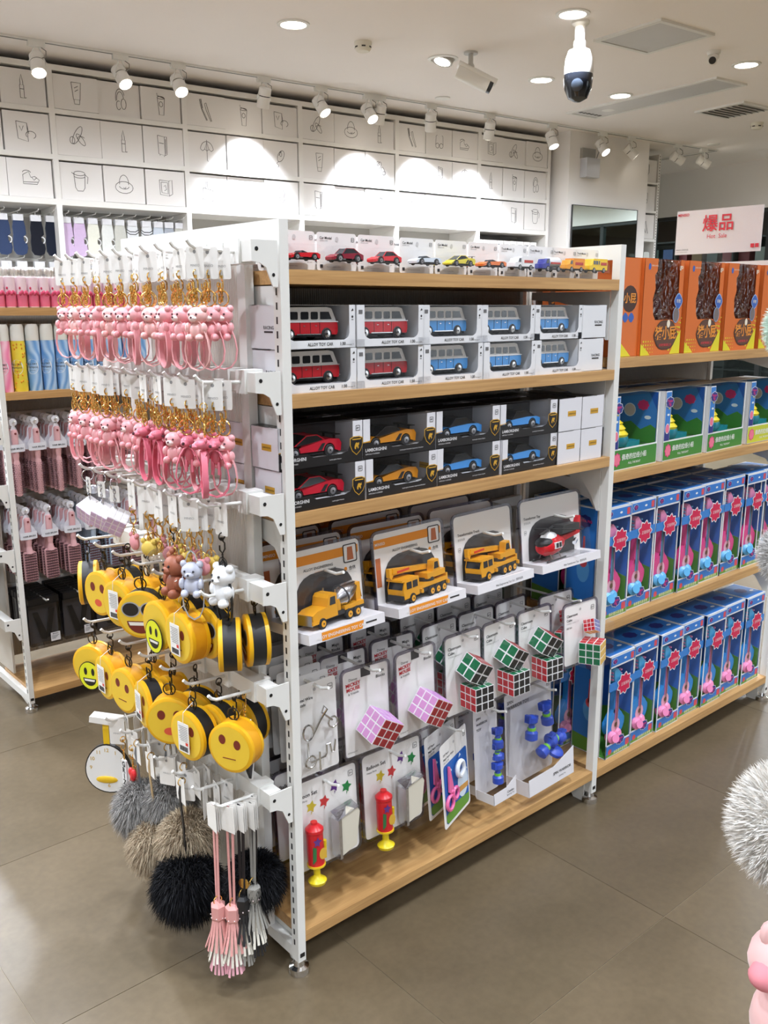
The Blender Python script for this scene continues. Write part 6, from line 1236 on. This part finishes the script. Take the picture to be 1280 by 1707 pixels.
def tassel(label, loc, c1, c2, c3, strapw, rz=0., L=.36, seed=0, disc_=False):
    t = thing('tassel_charm', label, 'tassel', loc, rz, 'leather tassel charms'); rn = random.Random(seed); zt = -(L-.165)
    for q in (-1, 1):
        b = MB(); b.strap([(0, 0, .004), (.002, q*.006, -.05), (0, q*.004, zt+.006)], strapw, .0016, 0, (0, 1, 0)); b.build('strap', c1, t, 0)
    b = MB(); b.lathe([(.009, .006), (.015, 0), (.015, -.026), (.013, -.03)], (0, 0, zt), n=6); b.build('cap', c1, t, 20)
    b = MB()
    for k in range(8): b.ell((.0152*cos(k*pi/4), .0152*sin(k*pi/4), zt-.022), .0014, 5, 4)
    b.build('stitching', P(240, 220, 220), t)
    for cc, z0, z1, rr, nm in ((c1, -.025, -.085, .016, 'fringe'), (c2, -.05, -.115, .014, 'fringe'), (c3, -.07, -.138, .012, 'fringe')):
        b = MB()
        for k in range(16):
            a = 2*pi*k/16+rn.uniform(-.05, .05); d = Vector((cos(a), sin(a), 0)); sp_ = rr*1.5+rn.uniform(0, .004); b.strap([d*.01+Vector((0, 0, zt+z0)), d*rr+Vector((0, 0, zt+(z0+z1)/2)), d*sp_+Vector((0, 0, zt+z1+rn.uniform(-.006, .004)))], .0048, .001, 0, (-sin(a), cos(a), 0))
        b.build(nm, cc, t, 0)
    b = MB(); b.torus((0, 0, zt+.01), .009, .0013, 'y', 12, 5); b.build('ring', GOLD, t)
    if disc_: b = MB(); b.lathe([(.011, -.001), (.011, .001)], (-.018, .006, zt+.012), (-1, -.4, 0), 18); b.build('gold_disc', GOLD, t)
    b = MB()
    for k in range(3): b.ext([(-.016, -.05+.002*k), (.016, -.046), (.018, .0), (-.014, .006+.002*k)], -.004+.004*k, -.0034+.004*k, 0, 'x')
    b.build('hang_tag', TAGM, t, 0)
LP, LC, LK, LG, LW = mat('leather_pink', (222, 160, 156), .45), mat('leather_blush', (236, 176, 190), .5), mat('leather_black', (32, 32, 34), .4), mat('leather_grey', (150, 148, 142), .5), mat('leather_white', (226, 222, 210), .5)
tassel('pink leather tassel in front, on the nearest hook', (-.134, H6[0]+.02, Z6), LP, LW, LC, .006, 0, .375, 1); tassel('pink leather tassel just behind the front one', (-.116, H6[0]-.004, Z6), LP, LW, LC, .005, .4, .375, 2)
tassel('black leather tassel with white tips', (-.098, H6[0]-.012, Z6), LK, LW, LG, .007, .2, .36, 3); tassel('grey leather tassel with gold disc nearest the post', (-.078, H6[0]-.02, Z6), LG, LW, LK, .006, .1, .34, 4, True); tassel('black leather tassel behind the grey one', (-.064, H6[0]-.002, Z6), LK, LK, LK, .006, .3, .35, 5)
# empty hooks with only paper tags
tg = thing('paper_tag', '', 'tag', group='paper tags on the lower rail'); tagcard(tg, .036, .055); tg = Proto(tg)
for i in (1, 2, 3, 4, 5, 6):
    for k, x in enumerate((-.118, -.095, -.075)): hang(tg, 5, H6[i]-.004*k, x, 'white paper tag on the %s hook of the lowest rail, %s from its tip' % (ORD[i], ORD[k]), rz=rnd.uniform(-.8, .8))
# ------------------------------------------------------------------ goods on the rear gondola
def can_mat(name, c1, c2, sc):
    if name in _m: return _m[name]
    m = mat(name, c1, .35); nt = m.node_tree; b = nt.nodes['Principled BSDF']; tc = nt.nodes.new('ShaderNodeTexCoord'); wv = nt.nodes.new('ShaderNodeTexWave'); wv.inputs['Scale'].default_value = sc; wv.inputs['Distortion'].default_value = 7; wv.inputs['Detail'].default_value = 1
    r = nt.nodes.new('ShaderNodeMixRGB'); r.inputs[1].default_value = lin(c1)+(1,); r.inputs[2].default_value = lin(c2)+(1,); nt.links.new(tc.outputs['Object'], wv.inputs['Vector']); nt.links.new(wv.outputs['Fac'], r.inputs[0]); nt.links.new(r.outputs[0], b.inputs['Base Color']); return m
def spray(kind):
    t = thing('spray_can', '', 'spray can', group={'rose': 'pink spray cans', 'blue': 'blue spray cans'}.get(kind, 'spray cans'))
    if kind == 'rose':
        MB().lathe([(.0155, 0), (.016, .003), (.016, .09), (.013, .094)], n=20).build('can', mat('can_white_pink', (238, 214, 222), .3), t); MB().lathe([(.0153, .091), (.0153, .112), (.011, .12), (.008, .122)], n=20).build('cap', clear('cap_clear', (245, 245, 240), .9, .15, .3), t)
        b = MB(); b.lathe([(.01612, .003), (.01612, .036), (.01612, .04)], n=20, m=0, caps=False); b.build('label_wrap', [P(226, 110, 140)], t)
        b = MB()
        for k in range(5): a = radians(-130+20*k); b.ell((.0162*cos(a), .0162*sin(a), .042+.004*(k % 2)), (.005, .005, .006), 7, 5, 0)
        b.ell((-.011, -.0125, .058), (.003, .003, .004), 7, 5, 1); b.build('flower_print', [P(214, 80, 116), P(190, 40, 80)], t)
    else:
        body = {'blue': can_mat('can_blue_waves', (104, 156, 212), (176, 206, 236), 14), 'yellow': mat('can_yellow', (228, 206, 62), .35), 'pink': can_mat('can_pink', (236, 130, 170), (246, 196, 212), 9)}[kind]
        MB().lathe([(.0205, 0), (.021, .004), (.021, .15), (.0195, .156)], n=22).build('can', body, t); MB().lathe([(.0202, .155), (.0202, .195), (.017, .205), (.004, .206)], n=22).build('cap', P(232, 232, 226, .35), t)
        b = MB(); n = 12; c0 = []
        for i in range(24):
            q = 2*pi*i/24; a = radians(-133)+.9*cos(q); c0.append((.0214*cos(a), .0214*sin(a), .075+.023*sin(q)))
        b.add(c0, [tuple(range(24))], 0); b.build('label_disc', P(228, 232, 236, .4), t, 0)
        b = MB(); b.text('KILL DRY', .0075, (0, 0, .081), 0, bold=.02); b.text('Shampoo', .0095, (0, 0, .071), 0, bold=.01); b.text('Refreshing', .0042, (0, 0, .0625), 0); b.xf(Matrix.Rotation(radians(-43), 4, 'Z') @ Matrix.Translation((0, -.0222, 0))); b.build('lettering', INK, t, 0)
        if kind == 'yellow':
            b = MB(); rn = random.Random(2)
            for k in range(26): a = rn.uniform(-3.6, -.6); z = rn.uniform(.008, .145); b.ell((.0207*cos(a), .0207*sin(a), z), (.0028, .0028, .0036), 6, 5)
            b.build('fruit_print', P(224, 150, 40), t)
    return Proto(t)
sr, sb_, sy_, sk_ = spray('rose'), spray('blue'), spray('yellow'), spray('pink')
for k in range(14):
    for j in range(2): sr.put((GX+.035+.0345*k, GY+.03+.04*j, 1.31), rnd.uniform(-.15, .15), '%s pink and white spray can from the left, %s row of top shelf' % (ORD[k], ['front', 'second'][j]))
for k in range(11):
    for j in range(2):
        pr, nm = (sk_, 'pink') if k == 0 else ((sy_, 'yellow fruit-print') if k == 1 else (sb_, 'blue wave-print'))
        pr.put((GX+.032+.0455*k, GY+.03+.05*j, 1.055), rnd.uniform(-.12, .12), ('%s spray can, %s row of the middle shelf' % (nm, ['front', 'second'][j])) if k < 2 else '%s blue wave-print spray can from left, %s row' % (ORD[k-2], ['front', 'second'][j]))
# hair brushes
HDL = mat('brush_pink', (216, 168, 172), .35); HDB = mat('brush_blue', (168, 186, 206), .35); HDG = mat('hanger_white', (224, 226, 234), .35)
def brush(kind, hm):
    t = thing('hair_brush', '', 'hair brush', group='%s hair brushes' % kind); b = MB()
    b.ext([(x*.0125, .0+z*.0125) for x, z in disc(0, 0, 1, 1, 16)], .004, .0055); b.ext([(-.004, -.01), (.004, -.01), (.012, -.028), (.015, -.05), (.024, -.062), (.028, -.07), (.026, -.092), (-.026, -.092), (-.028, -.07), (-.024, -.062), (-.015, -.05), (-.012, -.028)], .004, .0055); b.build('hanger_card', HDG, t, 0)
    b = MB(); n = 8; pts = [(-.027+.054*i/n, -.006-.006*sin(pi*i/n)) for i in range(n+1)]
    for i in range(n): b.add([(pts[i][0], pts[i][1], -.092), (pts[i+1][0], pts[i+1][1], -.092), (pts[i+1][0], pts[i+1][1], -.068), (pts[i][0], pts[i][1], -.068)], [(0, 1, 2, 3)])
    b.text('HAIR BRUSH', .0072, (0, -.0126, -.0835), 1, bold=.02); b.build('label_band', [HDG, INK], t, 60)
    b = MB(); b.lathe([(.008, -.118), (.01, -.1), (.01, -.03), (.0085, -.024), (.004, -.022)], n=14); b.build('handle', hm, t)
    b = MB(); b.lathe([(.0035, -.001), (.0035, .001)], (0, -.0102, -.034), (0, 1, 0), 10); b.build('hanging_hole', P(120, 50, 54), t)
    if kind == 'round':
        b = MB(); b.lathe([(.006, -.235), (.0095, -.232), (.0095, -.128), (.007, -.118)], n=14); b.build('barrel', hm, t)
        b = MB()
        for i in range(16):
            for j in range(12): a = 2*pi*j/12+.26*(i % 2); b.cyl((.0095*cos(a), .0095*sin(a), -.133-.006*i), (.0185*cos(a), .0185*sin(a), -.133-.006*i), .0007, 3)
    else:
        b = MB(); b.ext(rrect(-.021, .021, -.235, -.135, .008), -.003, .006); b.lathe([(.012, -.14), (.008, -.116)], n=12); b.build('head', hm, t)
        b = MB()
        for i in range(11):
            for j in range(6):
                x, z = -.017+.0068*j, -.142-.0088*i; b.box(x-.001, x+.001, -.012, -.003, z-.0008, z+.0008); b.ell((x, -.0128, z), .0016, 5, 4)
            b.box(-.019, .019, -.0042, -.003, -.1445-.0088*i, -.1395-.0088*i)
    b.build('bristles', BR, t, 0)['kind'] = 'stuff'
    return Proto(t)
BR = P(110, 78, 84, .5)
br1, br2, br3 = brush('round', HDL), brush('paddle', HDL), brush('paddle', HDB)
for row, z in enumerate((.957, .672)):
    for i in range(7):
        x = (.071, .082)[row]+(.066, .0735)[row]*i
        MB().tube([(x-GX, .27, z), (x-GX, .02, z+.003), (x-GX, .005, z+.009)], .003, 6).build('brush_hook', METALW, gon2)
        for k in range(6):
            pr = br1 if row == 0 else (br3 if i in (3, 4) else br2)
            pr.put((x+rnd.uniform(-.003, .003), GY+.02+.034*k, z+.003), rnd.uniform(-.12, .12), '%s %s hair brush on the %s hook, %s from the front' % ('blue' if pr is br3 else 'pink', 'round' if row == 0 else 'paddle', ORD[i], ORD[k]))
# black clip boxes
def clip_box():
    t = thing('hair_clip_box', '', 'hair clip box', group='clear boxes of black hair clips'); w, h, d = .104, .145, .022; hw = w/2
    MB().box(-hw, hw, 0, d, -h, 0).build('clear_box', clear('clear_box', (210, 210, 212), .9, .1, .06, .4), t, 0); MB().box(-hw+.001, hw-.001, 0, d, -.004, .02).build('header', BLACK, t, 0)
    b = MB(); b.ext([(-.036, -.03), (-.02, -.03), (.008, -.118), (.002, -.128), (-.014, -.124)], .006, .014); b.ext([(.018, -.022), (.036, -.022), (.016, -.12), (.004, -.124)], .004, .012); b.build('hair_clip', P(34, 34, 38, .35), t, 0)
    b = MB(); b.ext(rrect(.014, .046, -.138, -.108, .001), -.0012, -.0006); b.text('MINISO', .006, (.03, -.0016, -.115), 1, bold=.02)
    for k in range(4): b.box(.017, .042-.004*k, -.0015, -.0013, -.12-.0035*k, -.1188-.0035*k, 1)
    b.build('price_label', [P(222, 222, 226), INK], t, 0); MB().box(-hw+.004, hw-.004, d-.003, d-.001, -h+.004, -.006).build('backing_sheet', P(96, 94, 98), t, 0)
    return Proto(t)
cb = clip_box()
for i in range(5):
    x = .128+.117*i; MB().tube([(x-GX, .27, .36), (x-GX, .03, .363), (x-GX, .015, .37)], .003, 6).build('clip_hook', METALW, gon2)
    for k in range(7): cb.put((x, GY+.06+.028*k, .345), 0, 'clear box with black hair clips, column %s, %s from the front' % (ORD[i], ORD[k]))
# turquoise headbands on the end hooks of the rear gondola
TQ = mat('turquoise_band', (74, 176, 196), .45)
def headband():
    t = thing('headband_card', '', 'headband', group='turquoise headband cards'); MB().ext(rrect(-.045, .045, -.22, .01, .004), -.0005, .0005, 0, 'x').build('backing_card', P(206, 204, 206, .4), t, 0)
    b = MB(); b.tube([(-.006, -.04+.03*sin(a*1.2), -.04-.16*a/3) for a in [3*i/10 for i in range(11)]], .005, 8); b.tube([(-.01, .03-.05*(a/3)**2, -.03-.19*a/3) for a in [3*i/10 for i in range(11)]], .005, 8); b.build('headband', TQ, t)
    MB().ext(rrect(-.047, .047, -.222, -.02, .004), -.018, -.0008, 0, 'x').build('blister', CLEAR, t, 0)
    return Proto(t)
hb = headband()
for zt in (.77, .56):
    for i, y in enumerate((.06, .16, .26)):
        MB().tube([(-.05, y, zt-.018), (-.13, y, zt-.014), (-.142, y, zt-.002)], .0032, 8).build('end_hook', METALW, gon2)
        for k, x in enumerate((-.12, -.08)): hb.put((GX+x, GY+y, zt-.02), -.35, 'turquoise headband card on the %s end rail of rear gondola, hook %s, %s' % ('upper' if zt > .7 else 'lower', ORD[i], ['front', 'back'][k]))
# ------------------------------------------------------------------ plush toys on a stand at the right edge, near the camera
def px3(x, y, k): return CAM+(fw+rt2*((x-640)/FPX)-up2*((y-853.5)/FPX))*k
KD = 1.05; base = px3(1420, 1200, KD); SX, SY = base.x, base.y
t = thing('plush_stand', 'slim white stand carrying plush toys at the right edge', 'stand', (SX, SY, 0), YAW-pi/2)
MB().lathe([(.15, 0), (.15, .012), (.02, .02)], n=32).build('base', METALW, t); MB().cyl((0, 0, .01), (0, 0, 1.5), .012, 16).build('pole', METALW, t)
plush = [(1328, 1378, .078, 'white'), (1310, 1640, .05, 'pink'), (1340, 545, .045, 'green'), (1325, 925, .042, 'grey')]
inv = Matrix.Rotation(-(YAW-pi/2), 3, 'Z')
for x, y, R, c in plush:
    q = px3(x, y, KD); l = inv @ (q-Vector((SX, SY, 0))); MB().tube([(0, 0, l.z+R*.9), (l.x*.5, l.y*.5, l.z+R*.95), (l.x, l.y, l.z+R*.92)], .003, 8).build('arm', METALW, t)
WF = [mat('fur_white_a', (232, 230, 226), .9), mat('fur_white_b', (220, 214, 206), .9)]; PF = [mat('fur_green_a', (206, 228, 214), .9), mat('fur_green_b', (222, 236, 226), .9)]; GFU = [mat('fur_pale_a', (210, 208, 206), .9), mat('fur_pale_b', (190, 188, 188), .9)]
def plush_fur(cols, label, q, R, seed, brown=False):
    t = thing('plush_toy', label, 'plush toy', q, YAW-pi/2); o = fur('plush_head', t, (0, 0, 0), R*1.1, cols, 16000, seed, .16, .05)
    b = MB(); b.ell((.02, -R*.45, -R*.05), (R*.32, R*.28, R*.26), 12, 8); b.build('muzzle', mat('plush_brown', (120, 86, 70), .9) if brown else cols[0], t)
    b = MB(); b.torus((.0, -.01, R*.92), .008, .0015, 'y', 12, 5); b.tube([(0, -.01, R*.85), (-.012, -R*.55, R*.72)], .002, 6); b.build('loop', WHITE, t)
plush_fur(WF, 'white fluffy plush head with brown muzzle at the right edge', px3(1328, 1378, KD), .078, 21, True)
plush_fur(PF, 'pale green fluffy plush beside the orange boxes at right edge', px3(1340, 545, KD), .045, 22); plush_fur(GFU, 'pale grey fluffy plush beside the pink guitars at right edge', px3(1325, 925, KD), .042, 23)
q = px3(1322, 1640, KD); t = thing('plush_toy', 'pink smooth plush animal at the lower right corner', 'plush toy', q, YAW-pi/2); PKP = mat('plush_pink', (232, 186, 184), .9, sheen=.4); 
b = MB(); b.ell((-.004, 0, .03), (.05, .045, .042), 18, 12); b.ell((0, 0, -.05), (.045, .04, .055), 18, 12); b.ell((-.028, -.02, -.1), (.018, .018, .04), 12, 8); b.ell((.028, -.02, -.1), (.018, .018, .04), 12, 8); b.ell((.03, -.02, -.02), (.014, .014, .035), 12, 8); b.ell((-.03, 0, .068), (.016, .01, .018), 10, 7); b.ell((.03, 0, .068), (.016, .01, .018), 10, 7); b.build('plush_body', PKP, t)
b = MB(); b.ell((-.042, -.018, .026), (.02, .018, .017), 14, 9); b.build('snout', mat('plush_rose', (226, 140, 150), .9), t); b = MB(); b.ell((-.028, -.036, .045), .004, 8, 6); b.build('eye', BLACK, t)
bpy.data.objects.remove(_fo); bpy.data.curves.remove(_f)
